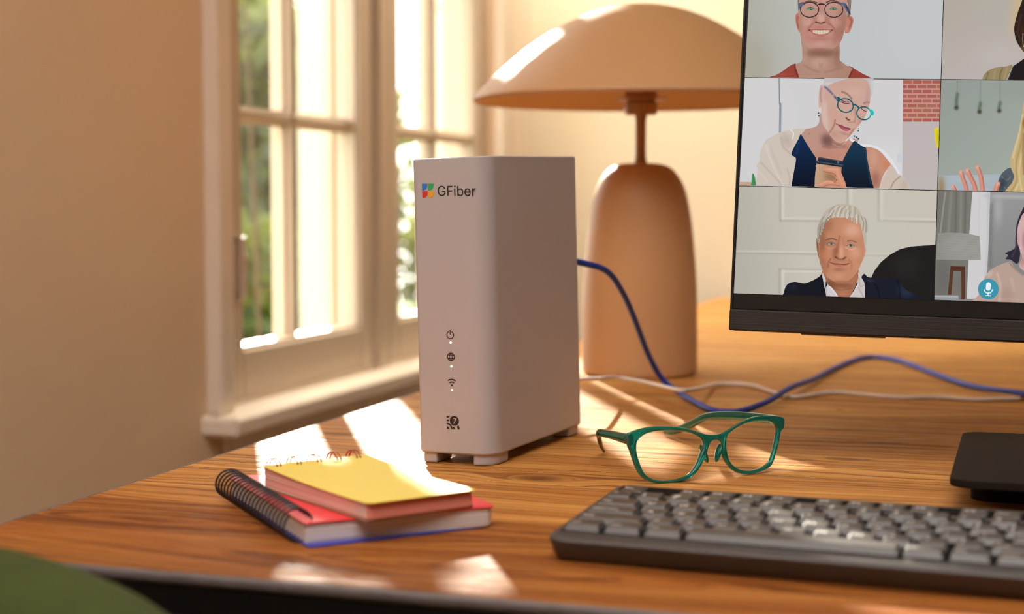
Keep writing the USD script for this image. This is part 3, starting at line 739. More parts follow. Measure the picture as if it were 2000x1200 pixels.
# ------------------------------------------------------------------ cables
def cable(name, pts, r, mat, label, cat_, ends):
    t = thing(name, label, cat_)
    obj('jacket', tube(spline(pts, 10), r, 12), mat, t, True)
    for nm, m, mt in ends:
        obj(nm, m, mt, t, 30)
Rp = lambda u, w, z: np.array([-0.4377, 1.1132, 0]) + e_u * u + e_w * w + np.array([0, 0, DZ + z])
blue = [(-0.4010, 1.3150, 0.8965), (-0.3900, 1.3330, 0.8970), (-0.3760, 1.3520, 0.8938), (-0.3628, 1.3859, 0.8853), (-0.3593, 1.4291, 0.8644), (-0.3597, 1.4816, 0.8343), (-0.3592, 1.5343, 0.7973), (-0.3520, 1.5660, 0.7690), (-0.3320, 1.5580, 0.7560), (-0.3080, 1.5140, 0.7532), (-0.2797, 1.4583, 0.7532), (-0.2634, 1.4486, 0.7532), (-0.2511, 1.4601, 0.7535), (-0.2360, 1.5156, 0.7560), (-0.2262, 1.6050, 0.7600), (-0.2190, 1.7200, 0.7560), (-0.2154, 1.8341, 0.7534), (-0.2009, 1.9737, 0.7532), (-0.1799, 2.0139, 0.7532), (-0.1455, 1.9723, 0.7532), (-0.0958, 1.8339, 0.7532), (-0.0532, 1.7198, 0.7545), (-0.0018, 1.6419, 0.7575), (0.054, 1.5906, 0.7532), (0.16, 1.54, 0.7532), (0.30, 1.56, 0.7532)]
cable('blue_network_cable', blue, 0.0029, M['blue_cable'], 'dark blue network cable curling from the back of the router across the desk', 'cable',
      [('plug', bx(-0.4062, -0.3948, 1.3060, 1.3200, 0.8908, 0.9022, 0.001), M['white_cable'])])
white = [(-0.4150, 1.3160, 0.7790), (-0.4020, 1.3500, 0.7850), (-0.3890, 1.3950, 0.7845), (-0.3923, 1.4709, 0.7773), (-0.3981, 1.5532, 0.7690), (-0.3734, 1.5613, 0.7656), (-0.3333, 1.5007, 0.7677), (-0.3128, 1.4758, 0.7685), (-0.3049, 1.51, 0.7661), (-0.3103, 1.6029, 0.7585), (-0.3150, 1.6600, 0.7532), (-0.3008, 1.6829, 0.7523), (-0.2767, 1.6710, 0.7523), (-0.2470, 1.6191, 0.7523), (-0.2216, 1.5873, 0.7523), (-0.2003, 1.6208, 0.7523), (-0.1820, 1.6404, 0.7523), (-0.1495, 1.6240, 0.7523), (-0.1187, 1.6165, 0.7523), (-0.0849, 1.6320, 0.7523), (-0.0500, 1.6218, 0.7523), (-0.0259, 1.6340, 0.7523), (-0.0019, 1.6500, 0.7523), (0.0486, 1.7389, 0.7523), (0.15, 1.86, 0.7523)]
cable('white_power_cable', white, 0.0021, M['white_cable'], 'thin white cable winding across the desk behind the spectacles', 'cable',
      [('plug', tube([(-0.4215, 1.3000, 0.7765), (-0.4130, 1.3210, 0.7800)], 0.0042, 14), M['white_cable'])])

# ------------------------------------------------------------------ keyboard
KU = 0.01855
kb = thing('keyboard', 'dark grey computer keyboard with white legends at the front of the desk', 'keyboard', (-0.2456, 0.838, DZ), rz=math.radians(-3.0))
KW = 18.25 * KU
slope = math.tan(math.radians(2.3))
plate = lambda y: 0.0152 + slope * y
kx0, kx1, ky0, ky1 = -0.0050, KW + 0.005, -0.0122, 6.5 * KU + 0.006
def kring(d, z, tilt=0.0, r=0.010):
    rr = rounded(kx0 + d * 0.55, kx1 - d * 0.55, ky0 + d, ky1 - d * 0.4, max(r - d * 0.4, 0.002), 8)
    return np.column_stack([rr[:, 0], rr[:, 1], z + tilt * rr[:, 1]])
obj('case', loft([kring(0.0070, 0.0), kring(0.0056, 0.0014), kring(0.0030, 0.0052), kring(0.0015, 0.0092, slope * 0.5), kring(0.0002, 0.0118, slope), kring(0.0, 0.0128, slope), kring(0.0006, 0.0139, slope), kring(0.0022, 0.0148, slope), kring(0.0100, 0.0152, slope)]), M['kb_body'], kb, 50)
for bx0, bx1, by0, by1 in ((0.0, 15 * KU, 0.0, 5 * KU), (0.0, 15 * KU, 5.5 * KU, 6.5 * KU), (15.25 * KU, 18.25 * KU, 0.0, 5 * KU), (15.25 * KU, 18.25 * KU, 5.5 * KU, 6.5 * KU)):
    bed = bx(bx0, bx1, by0, by1, 0.0142, 0.0155)
    bed.vertices[:, 2] += slope * bed.vertices[:, 1]
    obj('switch_bed', bed, M['bed_black'], kb, False, label='black well under the keys')

def keycap(w, d, hgt):
    """One sculpted cap with its front-left base corner at the origin."""
    g = 0.0011
    fr_ = 1.0 if hgt > 0.003 else 0.5
    lv = [(g, g, g, 0.0, 0.0008), (g + 0.0009, g + 0.0012, g + 0.0005, hgt * 0.45, 0.0013), (g + 0.0016, g + 0.0031 * fr_, g + 0.0008, hgt - 0.00025, 0.0010), (g + 0.0020, g + 0.0035 * fr_, g + 0.0012, hgt, 0.0010)]
    lv[1] = (g + 0.0007, g + 0.0014 * fr_, g + 0.0004, hgt * 0.45, 0.0009)
    rings = []
    for sx, f, bk, z, r in lv:
        q = rounded(sx, w - sx, f, d - bk, r, 3)
        rings.append(np.column_stack([q[:, 0], q[:, 1], np.full(len(q), z)]))
    return loft(rings)

LEG = {}
def legend(text, size):
    if (text, size) not in LEG:
        m = meshkit.text_mesh(text, size, 0.00012, bold=True)
        LEG[text, size] = m
    return LEG[text, size].copy()

rows = [
    [('Ctrl', 1.25), ('Win', 1.25), ('Alt', 1.25), ('', 6.25), ('Alt', 1.25), ('Fn', 1.25), ('Menu', 1.25), ('Ctrl', 1.25), None, ('<', 1), ('v', 1), ('>', 1)],
    [('Shift', 2.25)] + [(c, 1) for c in 'ZXCVBNM'] + [(', <', 1), ('. >', 1), ('/ ?', 1), ('Shift', 2.75), None, (None, 1), ('^', 1)],
    [('Caps Lock', 1.75)] + [(c, 1) for c in 'ASDFGHJKL'] + [('; :', 1), ("' \"", 1), ('Enter', 2.25)],
    [('Tab', 1.5)] + [(c, 1) for c in 'QWERTYUIOP'] + [('[ {', 1), ('] }', 1), ('\\ |', 1.5), None, ('Del', 1), ('End', 1), ('PgDn', 1)],
    [('` ~', 1)] + [(c, 1) for c in ('1 !', '2 @', '3 #', '4 $', '5 %', '6 ^', '7 &', '8 *', '9 (', '0 )', '- _', '= +')] + [('Backspace', 2), None, ('Ins', 1), ('Home', 1), ('PgUp', 1)],
    [('Esc', 1), (None, 1), ('F1', 1), ('F2', 1), ('F3', 1), ('F4', 1), (None, 0.5), ('F5', 1), ('F6', 1), ('F7', 1), ('F8', 1), (None, 0.5), ('F9', 1), ('F10', 1), ('F11', 1), ('F12', 1), None, ('PrtSc', 1), ('ScrLk', 1), ('Pause', 1)],
]
heights = [0.0046, 0.0042, 0.0042, 0.0045, 0.0048, 0.0020]
for ri, row in enumerate(rows):
    x, y = 0.0, (ri if ri < 5 else 5.5) * KU
    for it in row:
        if it is None:
            x = 15.25 * KU
            continue
        txt, w = it
        if txt is not None:
            cap = keycap(w * KU, KU, heights[ri])
            base = plate(y) - 0.0006
            cap.apply_translation([x, y, base])
            cap.vertices[:, 2] += slope * (cap.vertices[:, 1] - y)
            key = obj('key', cap, M['keycap'], kb, 30)
            if txt:
                words = txt.split(' ') if len(txt) > 1 and txt[1] == ' ' else [txt]
                for wi, word in enumerate(words):
                    size = (0.0046 if len(words) == 1 else 0.0036) if len(word) == 1 else (0.0023 if len(word) > 2 else 0.0034)
                    m = legend(word, size)
                    lx = x + 0.0042 + (0.0044 if wi and len(words[1]) == 1 else 0)
                    ly = y + 0.0072 if len(words) == 1 else y + 0.0056 + 0.0050 * wi
                    lx = x + 0.0045 if len(words) > 1 else lx
                    m.apply_translation([lx, ly, base + heights[ri] + slope * (ly - y + 0.001)])
                    obj('legend', m, M['legend'], key, False)
        x += w * KU

# ------------------------------------------------------------------ green chair
CH = (-0.505, 0.385)
chair = thing('green_chair', 'olive green velvet tub chair pushed up to the corner of the desk', 'chair', (CH[0], CH[1], 0))
secs = []
for q in np.linspace(-8, 190, 46):
    a = math.radians(q)
    s = abs(q - 105) / 95
    top = 0.788 - 0.028 * min(s, 1) ** 1.5 - 0.16 * max(0, min(s, 1)) ** 5
    ro, ri2, bot = 0.285, 0.205, 0.42
    prof = [(ri2 + 0.01, bot), (ro - 0.01, bot), (ro, bot + 0.03)] + [(0.5 * (ro + ri2) + 0.5 * (ro - ri2) * math.cos(b), top - 0.04 + 0.04 * math.sin(b)) for b in np.linspace(0, math.pi, 11)] + [(ri2, bot + 0.03)]
    secs.append([(r * math.cos(a), r * math.sin(a), z) for r, z in prof])
obj('backrest', loft(secs), M['velvet'], chair, 60)
obj('seat_cushion', lathe([(0, 0.40), (0.19, 0.40), (0.203, 0.415), (0.204, 0.45), (0.19, 0.478), (0.12, 0.488), (0, 0.49)], 64), M['velvet'], chair, 50)
obj('seat_base', lathe([(0, 0.36), (0.24, 0.36), (0.255, 0.37), (0.255, 0.40), (0, 0.419)], 64), M['velvet'], chair, 40)
for q in (45, 135, 225, 315):
    c, s = math.cos(math.radians(q)), math.sin(math.radians(q))
    obj('leg', tube([(0.24 * c, 0.24 * s, 0.0), (0.19 * c, 0.19 * s, 0.37)], [0.009, 0.016], 14), M['chair_leg'], chair, 40)

# ------------------------------------------------------------------ the monitor
MX = np.array([0.99438, 0.10287, -0.02514]); MYv = np.array([-0.10534, 0.98519, -0.13530])
MX /= np.linalg.norm(MX)
MYv -= MX * (MX @ MYv); MYv /= np.linalg.norm(MYv)
MZ = np.cross(MX, MYv)
MO = np.array([-0.20779, 1.20, 1.04125])
TW, TH = 0.1437, 0.0824
ML = np.array([0.085, 1.19, DZ])
monitor = thing('monitor', 'black desktop monitor on a flat square base showing a video call', 'monitor', ML)

def on_panel(name, mesh, mat, smooth=30, **kw):
    """A part in the leaning panel's own frame (x along the screen, y backwards, z up the screen)."""
    o = obj(name, mesh, mat, monitor, smooth, **kw)
    UsdGeom.Xformable(o).AddTransformOp().Set(matrix([MX, MYv, MZ], MO - ML))
    return o
SW = 4 * TW
on_panel('housing', bx(-0.0024, SW + 0.0024, 0.0016, 0.024, -0.1900, 2 * TH + 0.004, 0.002), M['monitor_black'])
on_panel('display', bx(-0.0004, SW + 0.0004, 0.0, 0.0018, -0.1742, 2 * TH + 0.001), plain('display_black', (0.012, 0.0105, 0.010), 0.45, specular_ior_level=0.25), False)
fr = cat(bx(-0.0026, -0.0006, -0.0008, 0.004, -0.1752, 2 * TH + 0.0035, 0.0005), bx(SW + 0.0006, SW + 0.0026, -0.0008, 0.004, -0.1752, 2 * TH + 0.0035, 0.0005), bx(-0.0026, SW + 0.0026, -0.0008, 0.004, 2 * TH + 0.0015, 2 * TH + 0.0035, 0.0005))
on_panel('bezel', fr, M['monitor_black'])
on_panel('chin', bx(-0.0028, SW + 0.0028, -0.0014, 0.0035, -0.1906, -0.1749, 0.0009), M['brushed'], label='brushed dark metal strip under the screen')
on_panel('lower_lip', bx(0.05, 0.112, 0.006, 0.020, -0.1911, -0.1895, 0.0004), M['monitor_black'])
# stand
def desk_part(name, mesh, mat, **kw):
    mesh.apply_translation(-ML)
    return obj(name, mesh, mat, monitor, 40, **kw)
desk_part('neck', loft([[(0.085 + a * w, y + b * 0.006, z) for a, b in ((-1, -1), (1, -1), (1, 1), (-1, 1))] for w, y, z in ((0.034, 1.238, DZ + 0.021), (0.030, 1.244, 0.86), (0.030, 1.264, 0.99), (0.034, 1.270, 1.06))]), M['base_black'])
bo = rounded(-0.0455, 0.215, 1.032, 1.256, 0.014, 10)
desk_part('base_plate', slab(bo, DZ + 0.0172, DZ + 0.0222, 0.0008), M['base_black'])
desk_part('base_block', slab(rounded(-0.034, 0.204, 1.082, 1.244, 0.014, 10), DZ, DZ + 0.0172, 0.0006), M['base_black'])

# ---- what the screen shows: flat painted shapes, drawn in the units of an art board and laid on the panel
HB = np.array([[0.0004269621062373403, 1.9098517514096164e-05, -0.6232456301718838], [-3.98542595010308e-06, 0.000435403679236015, -0.06115435428188254], [7.438364822936886e-05, 2.5020818599476596e-05, 1.0]])
HI = np.linalg.inv(HB)
def board(a, b):
    q = HI @ np.array([a, b, 1.0])
    return q[:2] / q[2]

def lin(c):
    c = np.asarray(c, float) / 255
    return np.where(c <= 0.04045, c / 12.92, ((c + 0.055) / 1.055) ** 2.4)

def paint(p, base, marks):
    """Colours at the points p: a base colour or gradient, then soft blobs and strokes over it."""
    if isinstance(base, tuple) and len(base) == 6:
        x0, y0, x1, y1, c0, c1 = base
        d = np.array([x1 - x0, y1 - y0], float)
        t = np.clip(((p - [x0, y0]) @ d) / (d @ d), 0, 1)[:, None]
        col = np.asarray(c0) * (1 - t) + np.asarray(c1) * t
    else:
        col = np.repeat(np.asarray(base, float)[None], len(p), 0)
    for m in marks:
        if m[0] == 'b':
            _, cx, cy, rx, ry, rot, c, al = m
            r = math.radians(rot)
            q = p - [cx, cy]
            u = (q[:, 0] * math.cos(r) + q[:, 1] * math.sin(r)) / rx
            v = (-q[:, 0] * math.sin(r) + q[:, 1] * math.cos(r)) / ry
            w = al * np.exp(-(u * u + v * v) ** 1.4)
        else:
            _, pts, wd, c, al = m
            s = spline(pts, 5) if len(pts) > 2 else np.asarray(pts, float)
            dist = np.full(len(p), 1e9)
            for a, b in zip(s[:-1], s[1:]):
                ab = b - a
                t = np.clip(((p - a) @ ab) / max(ab @ ab, 1e-9), 0, 1)
                dist = np.minimum(dist, np.linalg.norm(p - a - t[:, None] * ab, axis=1))
            w = al * np.exp(-(dist / wd) ** 2.4)
        col = col * (1 - w[:, None]) + np.asarray(c, float) * w[:, None]
    return np.clip(col, 0, 255)

def fill(poly, h):
    """Triangles over a polygon, about h across."""
    vs, fs, n0 = [], [], 0
    for g in getattr(poly, 'geoms', [poly]):
        if g.is_empty or g.geom_type != 'Polygon' or g.area < 0.05:
            continue
        edge = []
        for r in [g.exterior, *g.interiors]:
            k = max(6, int(r.length / h))
            own = np.array(r.coords)[:-1]
            edge.append(own)
            edge.append(np.array([r.interpolate(q, normalized=True).coords[0] for q in np.arange(k) / k]))
        e = np.unique(np.round(np.vstack(edge), 4), axis=0)
        a, b, c, d = g.bounds
        gx, gy = np.meshgrid(np.arange(a, c, h), np.arange(b, d, h * 0.87))
        gx[1::2] += h / 2
        q = np.column_stack([gx.ravel(), gy.ravel()])
        ins = g.buffer(-h * 0.45)
        q = q[shapely.contains_xy(ins, q[:, 0], q[:, 1])] if not ins.is_empty else q[:0]
        p = np.vstack([e, q])
        if len(p) < 3:
            continue
        t = Delaunay(p).simplices
        cen = p[t].mean(1)
        t = t[shapely.contains_xy(g, cen[:, 0], cen[:, 1])]
        vs.append(p); fs.append(t + n0); n0 += len(p)
    if not vs:
        return np.zeros((0, 2)), np.zeros((0, 3), int)
    return np.vstack(vs), np.vstack(fs)

class Tile:
    def __init__(s, corners, label):
        s.clip = Polygon(corners)
        s.parts, s.depth = {}, 0
        s.o = thing('video_tile', label, parent=monitor)
        s.o.GetPrim().GetAttribute('xformOp:translate').Clear()
        UsdGeom.Xformable(s.o).ClearXformOpOrder()
        UsdGeom.Xformable(s.o).AddTransformOp().Set(matrix([MX, MYv, MZ], MO - ML))

    def add(s, name, pts, base, marks=(), h=2.2, curve=True):
        if isinstance(pts, (list, np.ndarray)):
            pts = spline(pts, 6, True) if curve else np.asarray(pts, float)
            poly = Polygon(pts).buffer(0)
        else:
            poly = pts
        v, f = fill(poly.intersection(s.clip), h)
        s.depth += 1
        if len(v):
            s.parts.setdefault(name, []).append((v, f, lin(paint(v, base, marks)), s.depth))

    def line(s, name, pts, w, color, curve=True, h=1.2, marks=()):
        p = spline(pts, 6) if curve and len(pts) > 2 else np.asarray(pts, float)
        s.add(name, LineString(p).buffer(w / 2), color, marks, h)

    def close(s):
        for name, layers in s.parts.items():
            V, F, C, n = [], [], [], 0
            for v, f, c, k in layers:
                q = np.column_stack([v, np.ones(len(v))]) @ HB.T
                ab = q[:, :2] / q[:, 2:]
                V.append(np.column_stack([ab[:, 0], np.full(len(v), -0.0003 - 0.00003 * k), -ab[:, 1]]))
                F.append(f + n); C.append(c); n += len(v)
            o = obj(name, (np.vstack(V), np.vstack(F)), M['screen'], s.o, False)
            UsdGeom.PrimvarsAPI(o).CreatePrimvar('paint', Sdf.ValueTypeNames.Color3fArray, 'vertex').Set(Vt.Vec3fArray.FromNumpy(np.vstack(C).astype(np.float32)))

def corner(i, j):
    """Art-board position of the tile grid's line crossing, column i, row j."""
    return board(i * TW, j * TH)
edge_l = lambda y: 1462 + (1432.6 - 1462) * y / 574
edge_m = lambda y: 1842.8 + (1824.2 - 1842.8) * y / 587.4
RA, RB2 = corner(2, -1), corner(2, 2)
edge_r = lambda y: RA[0] + (RB2[0] - RA[0]) * (y - RA[1]) / (RB2[1] - RA[1])
row1 = lambda x: 152 + (x - 1454.7) * 3.6 / 382.8 * 1.0
row2 = lambda x: 363.4 + (x - 1443.7) * 0.0225
row3 = lambda x: 573.9 + (x - 1432.6) * 0.0330
row0 = lambda x: -58.0 + (x - 1462) * 0.001
def tile_box(el, er, rt_, rb, g=0.7):
    y0, y1 = rt_(1600), rb(1600)
    def meet(e, r):
        y = r(1640)
        for _ in range(6):
            y = r(e(y))
        return np.array([e(y), y])
    return [meet(el, rt_) + [g, g], meet(er, rt_) + [-g, g], meet(er, rb) + [-g, -g], meet(el, rb) + [g, -g]]

# tile: young man in round spectacles and a brick-red jumper
S = Tile(tile_box(edge_l, edge_m, row0, row1), 'video tile of a smiling man in round glasses and a brick-red top')
S.add('backdrop', S.clip, (1465, 60, 1640, 40, (176, 174, 162), (192, 195, 195)), [('b', 1470, 130, 40, 60, 0, (164, 158, 142), 0.5), ('b', 1790, 60, 90, 120, 0, (197, 200, 201), 0.6)], 6)
skin = (190, 144, 129)
S.add('picture_of_skin', [(1567, 70), (1567, 100), (1566, 119), (1556, 125), (1548, 131), (1550, 152), (1556, 170), (1662, 170), (1664, 150), (1664, 134), (1656, 130), (1644, 121), (1640, 116), (1640, 92), (1636, 78), (1600, 60)],
      (1567, 100, 1645, 110, (176, 137, 121), (172, 132, 114)), [('b', 1604, 104, 34, 9, 0, (128, 88, 72), 0.75), ('b', 1600, 124, 18, 12, 0, (198, 160, 146), 0.7), ('s', [(1601, 124), (1603, 131), (1606, 125)], 2.5, (150, 108, 94), 0.35), ('b', 1636, 112, 8, 24, 0, (148, 106, 88), 0.6), ('b', 1572, 112, 6, 22, 0, (192, 150, 136), 0.5), ('b', 1604, 142, 34, 10, 0, (184, 142, 126), 0.6), ('s', [(1570, 128), (1590, 138), (1600, 141)], 2.4, (150, 108, 92), 0.35), ('s', [(1645, 132), (1625, 138), (1612, 142)], 2.4, (150, 108, 92), 0.35)], 1.6)
S.add('picture_of_ears', [(1561, 26), (1556, 27), (1553.5, 33), (1554.5, 44), (1557, 55), (1560, 61.5), (1563, 61), (1564, 40)], (188, 122, 102), [('s', [(1558, 32), (1557, 44), (1560, 56)], 2.0, (150, 84, 70), 0.6)], 1.0)
S.add('picture_of_ears', [(1652, 32), (1659, 31), (1665, 34), (1667, 41), (1664, 52), (1660, 62), (1655, 65), (1650, 63), (1649, 45)], (192, 126, 108), [('s', [(1661, 36), (1663, 44), (1657, 58)], 2.0, (148, 86, 72), 0.7), ('b', 1655, 57, 4, 5, 0, (206, 150, 134), 0.6)], 1.0)
S.add('picture_of_hair', [(1559, 20), (1559, -14), (1570, -34), (1592, -44), (1620, -44), (1645, -34), (1660, -14), (1662.5, 4), (1660, 30), (1655, 32), (1652, 0), (1600, -24), (1563, 0), (1562, 24)], (128, 106, 92), [('b', 1660, 10, 4, 20, 0, (146, 128, 116), 0.6)], 1.8)
S.add('picture_of_face', [(1561, 10), (1563, -10), (1575, -26), (1604, -32), (1632, -26), (1652, -8), (1655, 14), (1653, 40), (1648.5, 62), (1644, 78), (1634, 90.5), (1621, 98), (1606, 101), (1592, 99), (1578, 92.5), (1567, 80), (1562.5, 64), (1560.5, 40)], skin, [
    ('b', 1645, 52, 14, 40, 6, (158, 110, 92), 0.75), ('b', 1562, 50, 6, 34, 0, (172, 124, 108), 0.6), ('b', 1606, -6, 34, 16, 0, (206, 164, 148), 0.6),
    ('b', 1580, 46, 12, 9, 20, (206, 158, 142), 0.65), ('b', 1632, 46, 12, 9, -20, (202, 150, 134), 0.65), ('b', 1604, 36, 7, 8, 0, (212, 168, 154), 0.75),
    ('b', 1591, 38, 5, 12, 14, (170, 112, 100), 0.5), ('b', 1616, 38, 5, 12, -14, (164, 106, 92), 0.55), ('b', 1603, 12, 6, 14, 0, (188, 124, 112), 0.6),
    ('s', [(1588, 46), (1582, 52), (1577, 61)], 2.2, (156, 96, 86), 0.6), ('s', [(1618, 46), (1626, 52), (1632, 62)], 2.2, (150, 92, 80), 0.6),
    ('s', [(1593, 43.5), (1598, 44.6), (1603, 46.4), (1608, 44.8), (1612, 43.5)], 1.7, (128, 72, 64), 0.85), ('s', [(1593, 43.3), (1595.5, 43.8)], 1.1, (84, 44, 40), 0.9), ('s', [(1607.5, 44.2), (1610.5, 43.4)], 1.1, (84, 44, 40), 0.9),
    ('b', 1601, 76, 24, 6, 0, (176, 112, 108), 0.65), ('b', 1602, 86, 11, 6, 0, (202, 152, 144), 0.7), ('b', 1602, 99, 28, 5, 0, (142, 94, 82), 0.75), ('b', 1576, 68, 9, 16, -14, (188, 126, 114), 0.6), ('b', 1634, 70, 9, 18, 14, (168, 112, 98), 0.6),
    ('b', 1600, 53, 22, 4, 0, (186, 118, 110), 0.6)], 1.0)
S.add('picture_of_mouth', [(1579, 58.5), (1585, 57.5), (1594, 56.2), (1602, 56.8), (1610, 56.4), (1620, 57.8), (1627, 58.5), (1622, 64), (1614, 69), (1603, 71.8), (1592, 69.5), (1584, 64)], (178, 98, 96), [('s', [(1584, 62), (1592, 68), (1603, 70), (1615, 67), (1622, 61)], 1.6, (192, 118, 114), 0.7), ('b', 1580, 59, 3, 2, 0, (90, 44, 40), 0.8), ('b', 1626, 59, 3, 2, 0, (80, 40, 36), 0.8)], 0.8)
S.add('picture_of_mouth', [(1583, 60), (1592, 59.4), (1602, 59.8), (1613, 59.4), (1623, 59.6), (1619, 63.6), (1611, 66.4), (1602, 67.2), (1593, 65.8), (1587, 63.6)], (216, 204, 176), [('s', [(x_, 59.5), (x_ + (0.5 if x_ > 1602 else -0.5), 66)], 0.42, (150, 134, 110), 0.65) for x_ in (1588, 1592, 1597, 1602, 1607.5, 1612.5, 1617)] + [('b', 1585, 61.5, 2.5, 3, 0, (110, 60, 54), 0.7), ('b', 1621.5, 61.5, 2.5, 3, 0, (100, 54, 48), 0.7)], 0.6)
for cx, cy, dx in ((1583.5, 17.6, 0), (1628, 18.2, 0)):
    S.add('picture_of_eyes', [(cx - 8.5, cy + 0.6), (cx - 4, cy - 2.6), (cx + 2, cy - 3), (cx + 8, cy + 0.2), (cx + 3, cy + 2.2), (cx - 4, cy + 2.2)], (118, 150, 128), [('b', cx + 1, cy - 0.2, 3.4, 3, 0, (46, 88, 74), 0.9), ('b', cx + 2, cy - 0.8, 0.9, 0.9, 0, (235, 245, 235), 0.95), ('s', [(cx - 8, cy), (cx - 3, cy - 2.7), (cx + 3, cy - 2.8), (cx + 8, cy)], 0.8, (50, 44, 38), 0.9)], 0.6)
    S.add('picture_of_glare', [(cx - 12, cy - 3), (cx + 12, cy - 4), (cx + 13, cy + 2), (cx + 6, cy + 5), (cx - 8, cy + 5)], (150, 142, 118), [('b', cx, cy, 9, 3.4, 0, (86, 138, 112), 0.75), ('s', [(cx + 1, cy - 6), (cx - 1, cy + 12)], 0.6, (210, 200, 170), 0.5), ('b', cx + 2, cy - 0.6, 1.2, 1.2, 0, (240, 248, 240), 0.9), ('b', cx, cy + 0.2, 3, 2.2, 0, (40, 96, 78), 0.7)], 0.7) if False else None
    S.line('picture_of_eyes', [(cx - 10, cy + 0.3), (cx - 4, cy - 0.4)], 0.7, (96, 168, 132), False)
    S.line('picture_of_eyes', [(cx + 5, cy), (cx + 11, cy - 0.6)], 0.7, (96, 168, 132), False)
for b in ([(1569, 9.5), (1574, 4.5), (1582, 2.6), (1590, 4.4), (1595, 6)], [(1614.5, 5.2), (1622, 2.2), (1630, 2.4), (1638, 5.6), (1643, 9.5)]):
    S.line('picture_of_brows', b, 3.6, (112, 82, 68))
for cx in (1581.3, 1628.6):
    t = np.linspace(0, 2 * math.pi, 40, endpoint=False)
    rx, ry = 17.6, 17.0
    ringp = np.column_stack([cx + rx * np.cos(t), 18.6 + np.where(np.sin(t) < 0, 13.4, ry - 1.4) * np.sign(np.sin(t)) * np.abs(np.sin(t)) ** 0.92])
    S.add('picture_of_glasses', LineString(np.vstack([ringp, ringp[:1]])).buffer(0.95), (44, 44, 54), [('b', cx - 15 if cx < 1600 else cx + 15, 8, 5, 6, 0, (96, 108, 138), 0.9)], 0.9)
S.add('picture_of_glasses', [(1559.5, 9), (1564, 5.5), (1570, 5), (1567, 10), (1564, 14), (1560.5, 20)], (88, 98, 124), [], 1.0)
S.add('picture_of_glasses', [(1642, 6), (1650, 6.5), (1653, 9), (1661, 24), (1659.5, 30), (1648, 14)], (92, 102, 128), [('s', [(1652, 10), (1660, 28)], 1.4, (46, 44, 52), 0.9)], 1.0)
S.line('picture_of_glasses', [(1598.5, 9.6), (1604, 8.2), (1611, 9.8)], 2.6, (40, 38, 46))
S.add('picture_of_jumper', [(1500, 170), (1503, 152), (1515, 147.5), (1528, 140), (1540, 131), (1548, 126.5), (1554, 125), (1554, 130), (1557, 140), (1561, 152), (1564, 170)], (152, 68, 57), [('s', [(1553, 126), (1553.5, 134), (1559, 150)], 2.6, (112, 42, 38), 0.7), ('b', 1530, 148, 12, 6, 0, (166, 80, 66), 0.6)], 1.6)
S.add('picture_of_shoulder', [(1650, 170), (1656.5, 152), (1662, 140), (1664.5, 134), (1656.5, 130.6), (1660, 130), (1668, 134), (1682, 143), (1696, 150), (1704, 156), (1706, 170)], (150, 66, 56), [('s', [(1664, 134), (1662, 143), (1657, 153)], 2.6, (112, 42, 38), 0.7)], 1.6)
S.close()

# tile: woman looking down, round teal spectacles, paper cup
S = Tile(tile_box(edge_l, edge_m, row1, row2), 'video tile of a woman in teal glasses holding a paper coffee cup')
S.add('backdrop', S.clip, (208, 206, 207), [('b', 1500, 250, 60, 130, 0, (211, 209, 210), 0.5), ('b', 1730, 330, 50, 50, 0, (216, 217, 219), 0.7)], 6)
S.add('picture_of_wall', [(1763.5, 150), (1850, 150), (1850, 390), (1762, 390)], (1763, 240, 1765, 370, (189, 179, 178), (190, 182, 180)), [], 5, False)
S.add('picture_of_bricks', [(1763.5, 150), (1850, 150), (1850, 236.5), (1763.2, 236.5)], (196, 144, 132), [], 3, False)
rr = random.Random(4)
for k in range(9):
    y = 157.5 + k * 9.4
    for q in range(-1, 6):
        x = 1764 + q * 19 + (9 if k % 2 else 0)
        if x > 1842:
            continue
        c = (170 + rr.randint(-10, 10), 98 + rr.randint(-10, 14), 88 + rr.randint(-8, 10))
        S.add('picture_of_bricks', sbox(max(x, 1763.5), y, x + 17.2, y + 5.8).buffer(-0.9).buffer(0.9), c, [('b', x + 8, y + 3, 10, 3, 0, (176, 98, 86), 0.5)], 2.4)
S.line('picture_of_pole', [(1521.8, 150), (1522.6, 206)], 1.6, (96, 134, 138), False)
S.line('picture_of_pole', [(1524.4, 204), (1523.6, 262)], 4.2, (136, 148, 158), False)
S.add('picture_of_note', [(1824, 253), (1833, 249), (1836, 289), (1829, 290), (1826, 272)], (226, 208, 44), [('b', 1832, 270, 3, 14, 0, (196, 182, 10), 0.7)], 1.6, False)
S.add('picture_of_table', [(1438, 356), (1478, 357), (1478, 372), (1438, 372)], (196, 160, 138), [], 3, False)
S.add('picture_of_bottle', [(1470, 341), (1473, 342), (1476, 355), (1476, 370), (1467, 370), (1468, 355)], (72, 140, 84), [], 1.6)
S.add('picture_of_bins', [(1752, 302), (1763, 300), (1763, 318), (1752, 318)], (198, 206, 212), [], 2, False)
